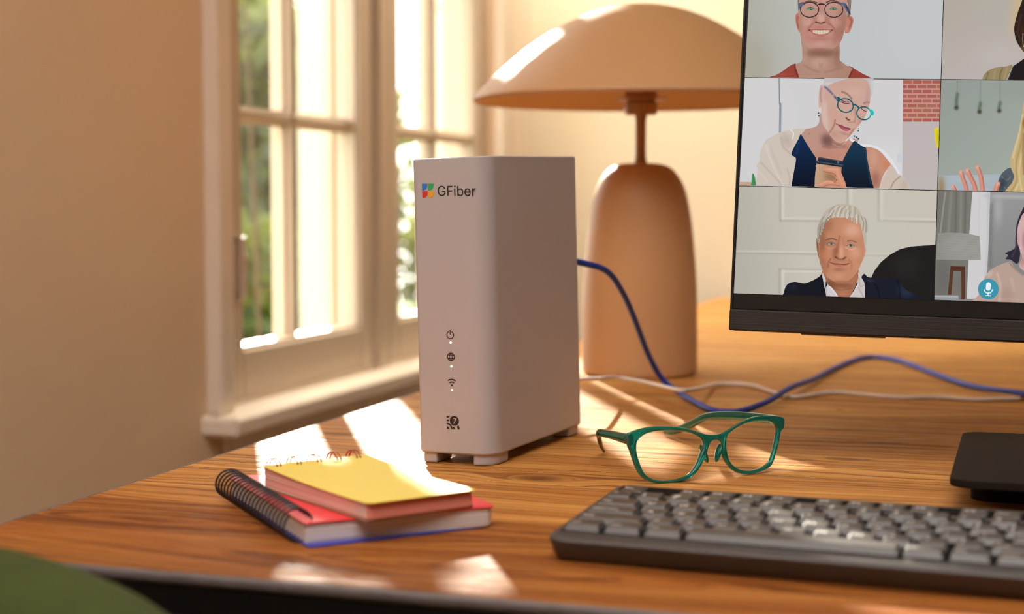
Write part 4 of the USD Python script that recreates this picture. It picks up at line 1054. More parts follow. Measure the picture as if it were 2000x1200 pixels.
S.add('picture_of_skin', [(1604, 222), (1600, 240), (1592, 249), (1570, 254), (1556, 262), (1570, 300), (1590, 330), (1650, 330), (1664, 300), (1676, 276), (1660, 272), (1650, 276), (1640, 240)], (1600, 250, 1660, 300, (188, 146, 132), (196, 140, 120)), [('b', 1616, 276, 12, 14, -30, (112, 76, 76), 0.85), ('b', 1636, 285, 20, 5, 10, (140, 100, 92), 0.7), ('b', 1602, 236, 8, 14, 10, (176, 146, 138), 0.6), ('s', [(1606, 288), (1630, 290), (1648, 284)], 1.2, (150, 104, 94), 0.6), ('s', [(1626, 282), (1640, 288), (1651, 280)], 1.0, (206, 178, 170), 0.5), ('b', 1615, 305, 28, 10, 0, (190, 132, 114), 0.7)] + [('b', 1580 + (i * 37) % 74, 262 + (i * 23) % 46, 0.8, 0.8, 0, (160, 106, 90), 0.4) for i in range(40)], 1.3)
S.add('picture_of_arm', [(1690, 291), (1700, 288.5), (1710, 291), (1722, 300), (1732, 312), (1740, 324), (1733, 336), (1724, 352), (1718, 380), (1702, 380), (1697, 340)], (196, 142, 118), [('b', 1733, 322, 8, 14, 20, (202, 128, 96), 0.8), ('b', 1710, 352, 9, 16, 0, (150, 100, 86), 0.7), ('b', 1706, 310, 8, 16, 0, (208, 162, 142), 0.6)], 1.6)
card = (205, 192, 180)
S.add('picture_of_cardigan', [(1572, 254), (1556, 252.5), (1546, 255), (1534, 257), (1521, 261), (1508, 268), (1496, 275), (1489, 288), (1484, 303), (1484.5, 312), (1478, 325), (1480, 333), (1477, 362), (1477, 380), (1546, 380), (1547, 364), (1552, 334), (1555, 310.5), (1546, 300), (1556, 280), (1565, 264)], card, [('b', 1537, 276, 9, 15, -30, (186, 168, 158), 0.7), ('s', [(1526, 270), (1530, 288), (1545, 302)], 2.2, (180, 164, 152), 0.6), ('s', [(1496, 285), (1505, 312), (1520, 345), (1530, 364)], 1.8, (216, 208, 198), 0.7), ('s', [(1486, 318), (1505, 338), (1526, 360)], 1.8, (186, 172, 160), 0.7), ('s', [(1482, 336), (1500, 356)], 1.6, (214, 206, 196), 0.6), ('s', [(1538, 330), (1542, 350), (1542, 366)], 1.6, (186, 170, 158), 0.6), ('b', 1500, 290, 10, 10, 0, (212, 204, 194), 0.5), ('s', [(1504, 285), (1514, 312), (1526, 340)], 3.0, (190, 176, 164), 0.4)], 1.6)
S.line('picture_of_cardigan', [(1544, 255), (1550, 262), (1548, 272)], 2.0, (224, 224, 226))
S.add('picture_of_sleeve', [(1743, 322), (1752, 332), (1758, 343), (1764, 346.5), (1772, 356), (1781, 372), (1784, 384), (1714, 384), (1718, 366), (1724, 346), (1732, 332)], (203, 188, 175), [('s', [(1758, 346), (1746, 356), (1738, 372)], 1.1, (142, 126, 114), 0.8), ('s', [(1732, 334), (1722, 352), (1716, 372)], 1.6, (222, 214, 206), 0.6), ('b', 1766, 362, 8, 10, 0, (188, 170, 156), 0.6)], 1.6)
S.line('picture_of_strap', [(1662, 274), (1680, 284), (1700, 286), (1720, 294), (1738, 312), (1756, 340)], 5.0, (222, 224, 228))
S.add('picture_of_top', [(1564.5, 264), (1560, 272), (1546, 301), (1554.5, 310), (1552, 330), (1546.5, 362), (1546, 384), (1592, 384), (1593, 340), (1595, 314), (1586, 298), (1574, 279)], (1565, 268, 1565, 366, (22, 46, 84), (18, 22, 36)), [('s', [(1560, 276), (1556, 300)], 3, (30, 60, 104), 0.5)], 2.0)
S.add('picture_of_top', [(1668, 277), (1658, 292), (1646, 315), (1643, 326), (1643, 350), (1644, 384), (1704, 384), (1700, 345), (1694, 312), (1691.5, 291), (1684, 287), (1676, 281)], (1670, 280, 1670, 366, (28, 58, 82), (20, 27, 40)), [('s', [(1690, 292), (1694, 320), (1701, 360)], 1.4, (44, 80, 104), 0.6)], 2.0)
S.add('picture_of_cup', [(1594.6, 319), (1644, 326), (1643, 340), (1641, 384), (1590, 384), (1592, 345)], (1592, 340, 1645, 345, (196, 160, 130), (176, 134, 98)), [('b', 1624, 346, 14, 10, 0, (132, 98, 70), 0.6)], 2.0, False)
S.add('picture_of_lid', [(1598.5, 308.5), (1606, 309), (1644.5, 315.5), (1645.5, 318.5), (1647, 321), (1646.6, 327.4), (1643, 327.6), (1596, 320.8), (1594, 319), (1594.4, 316), (1597.5, 314)], (34, 44, 56), [('s', [(1596, 317), (1646, 324)], 0.9, (92, 104, 116), 0.8), ('s', [(1600, 310), (1643, 316.5)], 0.8, (70, 84, 96), 0.8), ('b', 1637, 318, 2, 3, 0, (130, 140, 150), 0.8)], 1.0, False)
S.add('picture_of_hand', [(1606.5, 333.5), (1610, 329.5), (1617, 328.5), (1630, 328), (1640, 329.8), (1643, 338), (1648, 350), (1652, 362), (1653, 384), (1600, 384), (1600, 362), (1606, 358), (1614, 354), (1622, 353.4), (1630, 356.5), (1633, 353), (1631, 347), (1625, 342.5), (1617, 340.5), (1609, 338)], (208, 144, 116), [('s', [(1608, 336.5), (1618, 338.5), (1628, 341), (1633, 346)], 1.4, (150, 92, 68), 0.7), ('b', 1625, 332, 12, 2.6, 3, (224, 168, 142), 0.7), ('s', [(1602, 361), (1614, 356), (1628, 358)], 1.6, (226, 172, 148), 0.7), ('s', [(1604, 368), (1620, 362), (1640, 364)], 1.4, (166, 106, 82), 0.6), ('s', [(1634, 332), (1638, 345), (1646, 362)], 2.4, (222, 164, 138), 0.6), ('s', [(1630, 357), (1634, 352)], 1.2, (120, 72, 52), 0.8)], 1.0)
S.add('picture_of_hair', [(1608, 140), (1610, 154), (1608, 164), (1606, 172), (1612, 182), (1640, 176), (1690, 172), (1702, 190), (1705, 176), (1706, 150), (1700, 130)], (196, 188, 187), [('s', [(1612, 165), (1630, 164), (1646, 158)], 2.2, (214, 208, 204), 0.6), ('s', [(1614, 172), (1634, 171), (1652, 160)], 1.8, (176, 160, 156), 0.6), ('b', 1704, 166, 4, 18, 0, (206, 206, 214), 0.6)], 1.6)
S.add('picture_of_face', [(1612, 178), (1622, 166), (1645, 158), (1672, 154), (1692, 158), (1699, 172), (1700, 190), (1698, 206), (1691, 226), (1682, 240), (1672, 253), (1664, 262), (1656, 271), (1648, 278), (1640, 280.5), (1632, 277), (1623, 268), (1615, 256), (1608, 246), (1604.5, 234), (1604, 214), (1606, 196)], (202, 164, 148), [
    ('b', 1655, 168, 32, 9, 0, (198, 158, 146), 0.6), ('b', 1668, 182, 20, 12, 0, (210, 174, 158), 0.6), ('b', 1611, 225, 7, 30, -8, (214, 190, 180), 0.7), ('b', 1694, 190, 5, 26, 6, (188, 150, 146), 0.6),
    ('b', 1630, 222, 16, 13, 10, (206, 158, 142), 0.7), ('b', 1664, 232, 8, 8, 0, (216, 170, 152), 0.7), ('s', [(1670, 212), (1671, 228), (1669, 240)], 1.8, (172, 122, 112), 0.6), ('b', 1680, 240, 7, 12, 20, (188, 138, 128), 0.7),
    ('s', [(1631, 236), (1629, 246), (1622, 258), (1618, 262)], 1.8, (158, 108, 96), 0.75), ('s', [(1667, 254), (1660, 264), (1657, 270)], 1.8, (160, 108, 98), 0.7), ('s', [(1653, 231.5), (1656, 235), (1659, 235.6)], 1.5, (92, 52, 48), 0.9), ('s', [(1658, 240), (1663, 240), (1668, 238)], 1.4, (176, 122, 110), 0.6),
    ('s', [(1645, 181), (1652, 183.5), (1659, 189), (1663, 194.5)], 1.9, (140, 102, 100), 0.8), ('s', [(1687, 203), (1693, 201), (1699, 202)], 1.7, (146, 108, 108), 0.7),
    ('b', 1651, 199, 11, 5, 14, (178, 130, 124), 0.55), ('b', 1645, 268, 14, 6, -20, (206, 152, 136), 0.6), ('b', 1648, 262, 12, 3, 18, (170, 118, 108), 0.5), ('s', [(1613, 205), (1610, 230), (1616, 254)], 3.0, (212, 182, 172), 0.6), ('b', 1630, 264, 10, 8, 30, (186, 138, 124), 0.5)], 1.0)
S.add('picture_of_ear', [(1606, 167.5), (1602, 170), (1600, 180), (1599, 196), (1599.5, 210), (1602, 212), (1606, 204), (1610, 190), (1612, 176)], (206, 168, 154), [('s', [(1605, 173), (1602.5, 186), (1604, 200)], 1.6, (170, 122, 112), 0.6)], 1.0)
S.add('picture_of_mouth', [(1631, 242), (1637, 244.2), (1644, 245.6), (1650, 249), (1657, 250.6), (1662, 252.8), (1657, 256.8), (1650, 257), (1643, 252.6), (1637, 247)], (168, 84, 98), [('s', [(1633, 243), (1644, 248.5), (1660, 253)], 0.8, (120, 52, 66), 0.9), ('b', 1652, 254.6, 5, 1.6, 15, (196, 112, 124), 0.7)], 0.7)
for a, b, c_ in (((1642.5, 200.2), (1650, 203.2), (1658.5, 203.6)), ((1682, 213), (1687, 217.4), (1692, 219.6)), ((1644, 198), (1651, 200.4), (1658, 200.6))):
    S.line('picture_of_eyes', [a, b, c_], 1.5, (92, 62, 84))
for cx, cy, rx, ry in ((1651.3, 207.4, 15.4, 13.2), (1687.2, 222.8, 13.8, 12.6)):
    t = np.linspace(0, 2 * math.pi, 44)
    r = math.radians(16)
    q = np.column_stack([rx * np.cos(t), ry * np.sin(t)]) @ np.array([[math.cos(r), math.sin(r)], [-math.sin(r), math.cos(r)]]) + [cx, cy]
    S.add('picture_of_glasses', LineString(q).buffer(1.15), (18, 88, 100), [('b', 1702, 222, 9, 16, 0, (40, 186, 184), 0.9)], 0.8)
S.line('picture_of_glasses', [(1666, 206), (1671, 206.6), (1676.5, 211)], 3.0, (20, 90, 102))
S.add('picture_of_glasses', [(1632.5, 193), (1636, 190.5), (1641, 193.5), (1637, 199.5), (1633.5, 197.5)], (16, 92, 106), [], 1.0)
S.add('picture_of_glasses', [(1700.5, 216), (1703.5, 215.5), (1707, 222.5), (1704, 227.5), (1700.5, 225)], (44, 190, 186), [], 1.0)
S.line('picture_of_glasses', [(1611.5, 171.5), (1620, 179), (1634, 194.5)], 4.4, (124, 116, 140), True, 1.2, [('b', 1627, 188, 3, 3, 0, (206, 160, 158), 0.7), ('b', 1631, 192, 2, 2, 0, (70, 84, 120), 0.8)])
for q in ((1598.8, 222.5, 1.6), (1599.3, 227.5, 1.5), (1676.8, 252.8, 1.0), (1676.4, 257.0, 1.4), (1668.5, 267.5, 1.8), (1672.5, 270, 1.8), (1676.5, 272.5, 1.8)):
    S.add('picture_of_earrings', disc(q[0], q[1], q[2]), (44, 92, 100), [], 0.8)
S.close()

# tile: grey-haired man in a dark suit
S = Tile(tile_box(edge_l, edge_m, row2, row3), 'video tile of a grey-haired man in a dark suit and white shirt')
mold = []
for p, wd in (([(1524, 366), (1524, 432)], 2.2), ([(1524, 431), (1606, 432)], 2.0), ([(1655, 366), (1656, 420)], 2.4), ([(1716, 366), (1716, 432)], 2.4), ([(1716, 431), (1832, 434)], 2.0), ([(1434, 494), (1600, 497), (1740, 500)], 1.7), ([(1523, 526), (1523, 590)], 2.4), ([(1523, 526), (1606, 527)], 1.6)):
    mold.append(('s', p, wd, (166, 158, 144), 0.7))
for p, wd in (([(1529, 366), (1529, 426)], 3.0), ([(1529, 427), (1606, 427.5)], 2.2), ([(1661, 366), (1662, 420)], 3.2), ([(1722, 366), (1722, 428)], 3.2), ([(1722, 427), (1832, 429)], 2.0), ([(1434, 491), (1600, 493), (1740, 496)], 1.6), ([(1529, 530), (1529, 590)], 3.2), ([(1530, 530), (1606, 531)], 2.4)):
    mold.append(('s', p, wd, (214, 208, 198), 0.75))
S.add('backdrop', S.clip, (1440, 470, 1560, 450, (180, 176, 164), (198, 192, 180)), mold + [('b', 1700, 470, 90, 80, 0, (198, 193, 182), 0.6)], 2.6)
S.add('picture_of_armchair', [(1690, 590), (1699, 548), (1708, 529), (1720, 513), (1738, 498), (1758, 487), (1778, 482), (1834, 478), (1840, 600), (1690, 600)], (36, 32, 32), [('b', 1770, 520, 26, 26, 0, (46, 42, 41), 0.6)], 3, False)
S.add('picture_of_suit', [(1526, 600), (1531, 572), (1535, 560), (1542, 553), (1553, 551), (1562, 552.5), (1573, 553.4), (1588, 548), (1600, 541), (1607, 536), (1618, 560), (1640, 600)], (27, 27, 36), [('s', [(1606, 538), (1609, 560), (1614, 590)], 1.6, (16, 16, 22), 0.8), ('b', 1548, 560, 10, 8, 0, (38, 39, 50), 0.6)], 2.2)
S.add('picture_of_suit', [(1684, 539), (1696, 542), (1718, 544), (1744, 543), (1754, 545), (1760, 552), (1766, 564), (1780, 572), (1794, 578), (1806, 588), (1810, 600), (1660, 600)], (29, 31, 43), [('b', 1768, 570, 16, 12, 30, (42, 52, 72), 0.8), ('s', [(1696, 543), (1712, 560), (1720, 590)], 1.4, (16, 17, 24), 0.7), ('s', [(1752, 546), (1757, 566), (1758, 590)], 1.2, (17, 18, 26), 0.7), ('b', 1700, 548, 8, 3, 20, (56, 62, 76), 0.6)], 2.2)
S.add('picture_of_neck', [(1606, 530), (1612, 548), (1625, 566), (1638, 584), (1655, 588), (1664, 572), (1672, 556), (1677, 528), (1640, 520)], (170, 112, 84), [('b', 1622, 556, 12, 10, 30, (120, 76, 56), 0.8), ('b', 1645, 558, 24, 5, 4, (128, 82, 62), 0.7), ('s', [(1622, 560), (1640, 567), (1662, 564)], 1.2, (126, 80, 62), 0.6), ('b', 1646, 574, 10, 8, 0, (184, 122, 94), 0.6)], 1.3)
S.add('picture_of_shirt', [(1607, 532), (1606, 540), (1609, 556), (1613, 574), (1615, 600), (1648, 600), (1634, 574), (1624, 561), (1616, 557), (1612, 563), (1613, 548)], (206, 200, 202), [('s', [(1608, 545), (1613, 558), (1622, 558)], 1.4, (168, 158, 158), 0.6), ('s', [(1613, 560), (1616, 580)], 1.2, (160, 152, 156), 0.7), ('s', [(1617, 557), (1632, 574), (1642, 588)], 1.4, (228, 224, 226), 0.7)], 1.2, False)
S.add('picture_of_shirt', [(1676, 531), (1681, 540), (1688, 552), (1690, 562), (1689, 582), (1690, 600), (1650, 600), (1660, 580), (1668, 568), (1674, 556), (1677, 545)], (204, 194, 192), [('s', [(1678, 545), (1680, 560), (1688, 557)], 1.4, (166, 152, 148), 0.6), ('s', [(1677, 563), (1684, 576), (1688, 584)], 1.4, (160, 150, 152), 0.6), ('s', [(1676, 556), (1667, 570), (1658, 584)], 1.4, (226, 218, 216), 0.7)], 1.2, False)
S.add('picture_of_ears', [(1598, 463), (1594.8, 468), (1595, 484), (1598, 500), (1601, 506), (1604, 490), (1602, 468)], (150, 96, 74), [('s', [(1597.5, 472), (1598.5, 490)], 1.6, (110, 66, 50), 0.7)], 1.0)
S.add('picture_of_ears', [(1687, 482), (1691, 484), (1690.5, 494), (1686.5, 506), (1683, 514), (1681, 508), (1684, 494)], (206, 150, 124), [('s', [(1687, 488), (1685, 502)], 1.2, (170, 108, 86), 0.6)], 1.0)
S.add('picture_of_hair', [(1597, 474), (1596, 456), (1596.5, 443), (1600, 434), (1606, 422), (1614, 411), (1626, 403.5), (1640, 398.6), (1656, 399.4), (1670, 404), (1678, 411), (1684, 422), (1692, 428), (1694.6, 438), (1695, 450), (1692.5, 462), (1692, 476), (1689.5, 486), (1685, 474), (1682, 450), (1660, 420), (1620, 424), (1608, 446), (1604, 466), (1601, 476)], (188, 178, 162), [('s', [(1601, 446), (1608, 428), (1624, 421)], 2.6, (122, 110, 98), 0.65), ('s', [(1598, 462), (1602, 442)], 2.0, (118, 106, 96), 0.6)] + [('s', [(1618 + i * 6.5, 421 - (i % 3)), (1621 + i * 6.2, 412), (1630 + i * 5, 404)], 1.1, ((226, 218, 204) if i % 2 else (150, 138, 122)), 0.6) for i in range(9)] + [('s', [(1682 + i * 3, 450 + i), (1684 + i * 2.6, 436), (1680 + i * 2.6, 424)], 1.0, ((128, 118, 106) if i % 2 else (206, 198, 184)), 0.6) for i in range(4)], 1.0)
S.add('picture_of_face', [(1602, 454), (1606, 444), (1611, 434), (1618, 427), (1630, 424.5), (1645, 425.5), (1660, 424.5), (1672, 428), (1680, 438), (1683.5, 452), (1687, 470), (1688.5, 488), (1684.5, 506), (1680, 520), (1674, 531), (1664, 543.5), (1652, 551), (1640, 553.5), (1628, 550.5), (1616, 541.5), (1607, 529), (1601.5, 513), (1598.5, 492), (1598.5, 470)], (194, 134, 104), [
    ('b', 1606, 480, 8, 46, 0, (142, 92, 68), 0.75), ('b', 1615, 440, 14, 14, 20, (158, 104, 76), 0.75), ('b', 1664, 450, 18, 14, 10, (222, 172, 146), 0.75), ('b', 1640, 444, 16, 10, 0, (196, 138, 108), 0.5),
    ('b', 1670, 494, 12, 12, 0, (218, 160, 134), 0.7), ('b', 1613, 498, 11, 11, 0, (200, 128, 98), 0.7), ('b', 1643, 494, 5, 13, 0, (222, 166, 142), 0.75), ('b', 1632, 492, 6, 15, 8, (146, 92, 68), 0.75), ('s', [(1640, 462), (1637, 476), (1634, 492)], 2.2, (150, 96, 72), 0.55), ('s', [(1646, 464), (1648, 478)], 1.4, (178, 120, 94), 0.5),
    ('s', [(1631, 502), (1636, 505.5), (1642, 507.5), (1648, 506), (1652, 503)], 2.0, (136, 82, 62), 0.75), ('s', [(1632, 503), (1635, 504)], 1.1, (88, 50, 38), 0.85), ('s', [(1647, 505.4), (1650, 504)], 1.1, (92, 54, 42), 0.8),
    ('b', 1618, 476, 12, 6, 0, (150, 98, 74), 0.6), ('b', 1662, 479, 12, 5, 8, (186, 128, 102), 0.5), ('s', [(1612, 482), (1622, 486), (1632, 482)], 1.8, (206, 148, 120), 0.5), ('s', [(1652, 484), (1662, 488), (1671, 485)], 1.8, (226, 176, 152), 0.6),
    ('s', [(1622, 506), (1618, 514), (1617, 522)], 1.8, (140, 88, 66), 0.6), ('s', [(1658, 508), (1664, 516), (1663, 525)], 1.8, (166, 106, 82), 0.55), ('b', 1638, 527, 12, 4, 0, (150, 98, 76), 0.55), ('b', 1638, 540, 13, 7, 0, (208, 148, 118), 0.6), ('b', 1612, 525, 8, 14, 20, (166, 108, 80), 0.6), ('b', 1672, 522, 8, 16, -18, (206, 144, 114), 0.5), ('b', 1640, 552, 26, 3.5, 0, (150, 98, 74), 0.6), ('b', 1640, 511, 14, 3, 0, (168, 116, 94), 0.5)], 1.0)
S.add('picture_of_hair', [(1611, 438), (1606, 446), (1602, 460), (1600, 474), (1597, 466), (1597, 446), (1604, 430), (1613, 424), (1620, 426)], (166, 156, 142), [('s', [(1600, 466), (1604, 444), (1613, 430)], 1.4, (116, 104, 92), 0.6), ('s', [(1602, 472), (1606, 452)], 1.0, (200, 192, 180), 0.5)], 1.0)
for i in range(16):
    u = i / 15
    x = 1608 + 70 * u
    y = 434 - 11 * math.sin(math.pi * min(u * 1.15, 1)) + 8 * max(0, u - 0.75)
    S.line('picture_of_hair', [(x, y - 0.3 + (i * 7) % 3 * 0.5), (x + 3 - 4 * u, y - 7), (x + 9 - 10 * u, y - 15)], 2.8, ((198, 189, 174), (180, 170, 154), (206, 198, 184), (168, 157, 141))[i % 4])
for i in range(7):
    S.line('picture_of_hair', [(1602 + i * 1.2, 462 - i * 3), (1603 + i * 1.8, 447 - i * 2.5), (1609 + i * 2.2, 434 - i * 2)], 1.5, ((132, 120, 106), (186, 177, 162))[i % 2])
S.add('picture_of_brows', [(1611, 470.5), (1617, 466.4), (1625, 465.2), (1633.5, 468), (1634, 470.5), (1625, 468.6), (1617, 470)], (132, 96, 74), [], 0.8)
S.add('picture_of_brows', [(1654.5, 470.5), (1660, 469.4), (1668, 470.4), (1673, 473.5), (1672.5, 475), (1664, 472.6), (1656, 473)], (146, 106, 82), [], 0.8)
for cx, cy in ((1623.4, 476.6), (1661.2, 480.2)):
    S.add('picture_of_eyes', [(cx - 7.6, cy + 0.8), (cx - 3, cy - 2.4), (cx + 2, cy - 2.6), (cx + 7.4, cy + 0.6), (cx + 3, cy + 2.4), (cx - 3, cy + 2.6)], (176, 164, 156), [('b', cx + 0.6, cy, 3.0, 2.8, 0, (72, 78, 80), 0.95), ('b', cx + 0.4, cy, 1.2, 1.2, 0, (26, 24, 24), 0.9), ('b', cx + 1.6, cy - 1, 0.6, 0.6, 0, (235, 235, 235), 0.9), ('s', [(cx - 7, cy + 0.4), (cx - 3, cy - 2.4), (cx + 2, cy - 2.6), (cx + 7, cy + 0.4)], 0.8, (74, 48, 38), 0.9)], 0.55)
S.add('picture_of_mouth', [(1618.5, 511.8), (1627, 514.2), (1635, 514.4), (1640, 515.4), (1648, 515.9), (1659.5, 514.6), (1653, 519.2), (1643, 521.8), (1633, 520.4), (1625, 516.4)], (178, 106, 92), [('s', [(1618.5, 511.8), (1628, 515.4), (1641, 517.4), (1652, 516.8), (1659.5, 514.4)], 0.8, (112, 58, 46), 0.9), ('b', 1641, 519.4, 7, 1.4, 3, (206, 138, 122), 0.7)], 0.6)
S.close()

# tile: brown-haired woman at the edge
S = Tile(tile_box(edge_m, edge_r, row0, row1), 'video tile of a woman with a brown bob and a gold and black top')
S.add('backdrop', S.clip, (1840, 20, 1900, 150, (178, 170, 158), (186, 176, 172)), [('b', 1960, 20, 50, 34, 0, (178, 174, 164), 0.6), ('b', 1988, 20, 14, 50, 10, (206, 178, 130), 0.7), ('b', 1955, 110, 50, 30, 0, (190, 182, 176), 0.6)], 5)
S.add('picture_of_face', [(1998, 40), (1995, 60), (2000, 84), (2014, 104), (2032, 106), (2052, 90), (2058, 60), (2050, 20), (2010, 10)], (198, 140, 118), [], 3)
S.add('picture_of_hair', [(2002, -20), (1996, 2), (1988, 24), (1982, 46), (1981, 62), (1985, 80), (1992, 92), (2002, 102), (2004, 70), (2002, 40), (2016, 10), (2040, 12), (2056, 50), (2058, 100), (2070, 90), (2074, 30), (2056, -16), (2030, -30)], (48, 34, 28), [('s', [(1994, 30), (1988, 60), (1998, 92)], 3.0, (72, 50, 38), 0.6), ('b', 1998, 98, 8, 8, 30, (140, 100, 60), 0.6), ('b', 1997, 64, 4, 12, 0, (92, 52, 44), 0.5)], 1.8)
S.add('picture_of_dress', [(1963, 170), (1972, 146), (1978, 130), (1990, 122), (2004, 112), (2030, 118), (2060, 120), (2090, 170)], (36, 31, 32), [('s', [(1978, 131), (1970, 150), (1966, 160)], 1.4, (96, 106, 96), 0.5)], 2.4, False)
S.add('picture_of_sleeves', [(1918, 160), (1921, 148), (1928, 140), (1937, 134.5), (1950, 131.5), (1966, 130), (1977, 127), (1974, 138), (1966, 156), (1963, 170), (1918, 170)], (150, 134, 98), [('s', [(1958, 134), (1953, 146), (1953, 160)], 1.4, (112, 92, 58), 0.7), ('s', [(1930, 142), (1926, 156)], 1.4, (112, 94, 62), 0.7), ('s', [(1944, 138), (1940, 156)], 2.4, (172, 158, 122), 0.5), ('s', [(1967, 134), (1961, 154)], 2.0, (176, 162, 126), 0.5)], 1.4)
S.line('picture_of_earring', [(1998, 66), (1997.4, 78), (1999, 92)], 1.1, (190, 186, 176))
S.line('picture_of_eyes', [(2013.7, 48), (2018.9, 46.05), (2023.45, 48.39)], 2.4, (70, 48, 42))
S.line('picture_of_eyes', [(2034.5, 48.39), (2039.7, 46.05), (2044.9, 48)], 2.4, (70, 48, 42))
S.line('picture_of_nose', [(2029.3, 55.8), (2028.0, 64.9), (2033.2, 66.2)], 1.6, (168, 116, 98))
S.add('picture_of_mouth', [(2017.6, 75.3), (2028, 77.25), (2041.0, 75.3), (2029.3, 84.4)], (176, 86, 84), [], 1.6)
S.close()

# tile: blonde woman waving
S = Tile(tile_box(edge_m, edge_r, row1, row2), 'video tile of a blonde woman raising a hand before a grey-green wall')
bush = []
for x, y0, y1 in ((1869, 182, 216), (1914, 200, 224), (1952.5, 199, 222), (2064, 190, 215)):
    bush += [('s', [(x + 1, 150), (x + 0.5, y0)], 1.3, (128, 136, 128), 0.7), ('s', [(x + 1, y0 + 2), (x - 1, (y0 + y1) / 2), (x - 0.5, y1 - 8)], 3.6, (92, 106, 88), 0.85), ('b', x - 1, y1 - 5, 4.4, 4.0, 0, (66, 58, 54), 0.9)]
S.add('backdrop', S.clip, (1840, 200, 1960, 330, (148, 156, 149), (160, 168, 160)), bush + [('b', 1990, 170, 50, 30, 0, (146, 152, 144), 0.5)], 2.2)
S.add('picture_of_bed', [(1830, 346), (1850, 343), (1900, 342), (1960, 340), (1980, 338), (1980, 390), (1830, 390)], (166, 178, 184), [('b', 1900, 350, 40, 8, 0, (178, 188, 192), 0.6), ('b', 1838, 365, 8, 22, 0, (156, 130, 98), 0.9)], 3)
S.add('picture_of_shirt', [(1944, 384), (1948, 360), (1953, 345), (1961, 335), (1974, 328), (1990, 340), (2010, 384)], (84, 92, 100), [('s', [(1956, 345), (1966, 352), (1974, 346)], 1.3, (134, 140, 144), 0.6), ('b', 1958, 360, 7, 14, 20, (52, 60, 70), 0.7), ('s', [(1962, 366), (1970, 378)], 1.4, (120, 128, 134), 0.5)], 1.5)
S.add('picture_of_face', [(2002, 232), (2000, 262), (2006, 286), (2020, 300), (2042, 298), (2058, 276), (2060, 236), (2030, 206)], (206, 160, 140), [], 3)
S.add('picture_of_hair', [(2010, 180), (2000, 198), (1996, 222), (1992, 246), (1986, 270), (1979, 292), (1973, 312), (1975, 330), (1980, 344), (1976, 358), (1966, 370), (1962, 384), (2030, 384), (2016, 320), (2006, 280), (2004, 240), (2016, 216), (2040, 212), (2062, 240), (2066, 330), (2090, 330), (2080, 220), (2050, 176)], (196, 172, 122), [('s', [(1997, 225), (1988, 270), (1978, 308)], 1.8, (222, 206, 162), 0.7), ('s', [(1999, 240), (1994, 280), (1984, 320), (1986, 352), (1974, 376)], 2.0, (166, 136, 84), 0.6), ('s', [(1996, 300), (1990, 336), (1996, 376)], 2.0, (226, 208, 160), 0.6), ('s', [(2000, 262), (1998, 300), (2000, 340)], 2.4, (140, 104, 58), 0.6), ('b', 1999, 240, 3, 10, 0, (136, 92, 50), 0.7), ('s', [(1980, 300), (1982, 330)], 1.4, (214, 196, 150), 0.6), ('s', [(1988, 360), (1980, 380)], 1.6, (230, 214, 168), 0.6)], 1.5)
fin = (206, 140, 122)
def finger(pts, w):
    p = spline(pts, 6)
    S.add('picture_of_hand', LineString(p).buffer(w / 2), fin, [('s', pts, w * 0.22, (216, 152, 134), 0.6), ('b', pts[0][0], pts[0][1], 4.2, 4.4, 0, (226, 176, 158), 0.8), ('s', [(a + w * 0.36, b) for a, b in pts], 1.5, (164, 96, 80), 0.65)], 1.2)
finger([(1861.5, 364), (1865, 371), (1870, 384)], 7.6)
finger([(1876.8, 337), (1881, 350), (1886, 364), (1890, 384)], 9.0)
finger([(1889.4, 333.5), (1895, 346), (1902, 360), (1908, 384)], 9.6)
finger([(1909, 327.5), (1914, 341), (1917, 354), (1920, 384)], 9.6)
finger([(1949, 360), (1946, 367), (1943, 384)], 10.0)
S.add('picture_of_hand', [(1884, 374), (1910, 372), (1924, 376), (1944, 374), (1944, 392), (1884, 392)], fin, [], 2)
S.line('picture_of_eyes', [(2017.7, 246), (2022.9, 244.05), (2027.45, 246.39)], 2.4, (70, 48, 42))
S.line('picture_of_eyes', [(2038.5, 246.39), (2043.7, 244.05), (2048.9, 246)], 2.4, (70, 48, 42))
S.line('picture_of_nose', [(2033.3, 253.8), (2032.0, 262.9), (2037.2, 264.2)], 1.6, (168, 116, 98))
S.add('picture_of_mouth', [(2021.6, 273.3), (2032, 275.25), (2045.0, 273.3), (2033.3, 282.4)], (176, 86, 84), [], 1.6)
S.close()

# tile: dark-haired woman beside a lamp, with the muted-microphone button
S = Tile(tile_box(edge_m, edge_r, row2, row3), 'video tile of a dark-haired woman beside a grey lamp with a blue microphone button')
S.add('backdrop', S.clip, (1935, 400, 1990, 520, (150, 151, 150), (132, 132, 131)), [('b', 1950, 410, 8, 30, 0, (176, 176, 178), 0.6), ('s', [(1940, 384), (2030, 386)], 4.0, (184, 184, 184), 0.6), ('s', [(1936, 400), (1934, 520)], 4.0, (112, 110, 106), 0.5)], 3)
fold = [('s', [(1846, 376), (1836, 460)], 1.4, (176, 176, 174), 0.6), ('s', [(1858, 376), (1852, 456)], 3.2, (140, 137, 128), 0.7), ('s', [(1868, 376), (1866, 456)], 2.0, (104, 101, 94), 0.7), ('s', [(1877, 376), (1876, 458)], 2.4, (146, 143, 136), 0.6), ('s', [(1886, 376), (1884, 460)], 1.8, (100, 97, 91), 0.7), ('s', [(1894, 376), (1891, 458)], 2.0, (126, 123, 116), 0.6)]
S.add('picture_of_curtain', [(1820, 370), (1899, 372), (1893, 460), (1892, 520), (1889, 600), (1818, 600)], (1830, 400, 1895, 400, (118, 115, 107), (124, 121, 115)), fold + [('b', 1842, 545, 16, 40, 0, (104, 103, 102), 0.7), ('b', 1878, 550, 10, 36, 0, (112, 110, 106), 0.6)], 1.8, False)
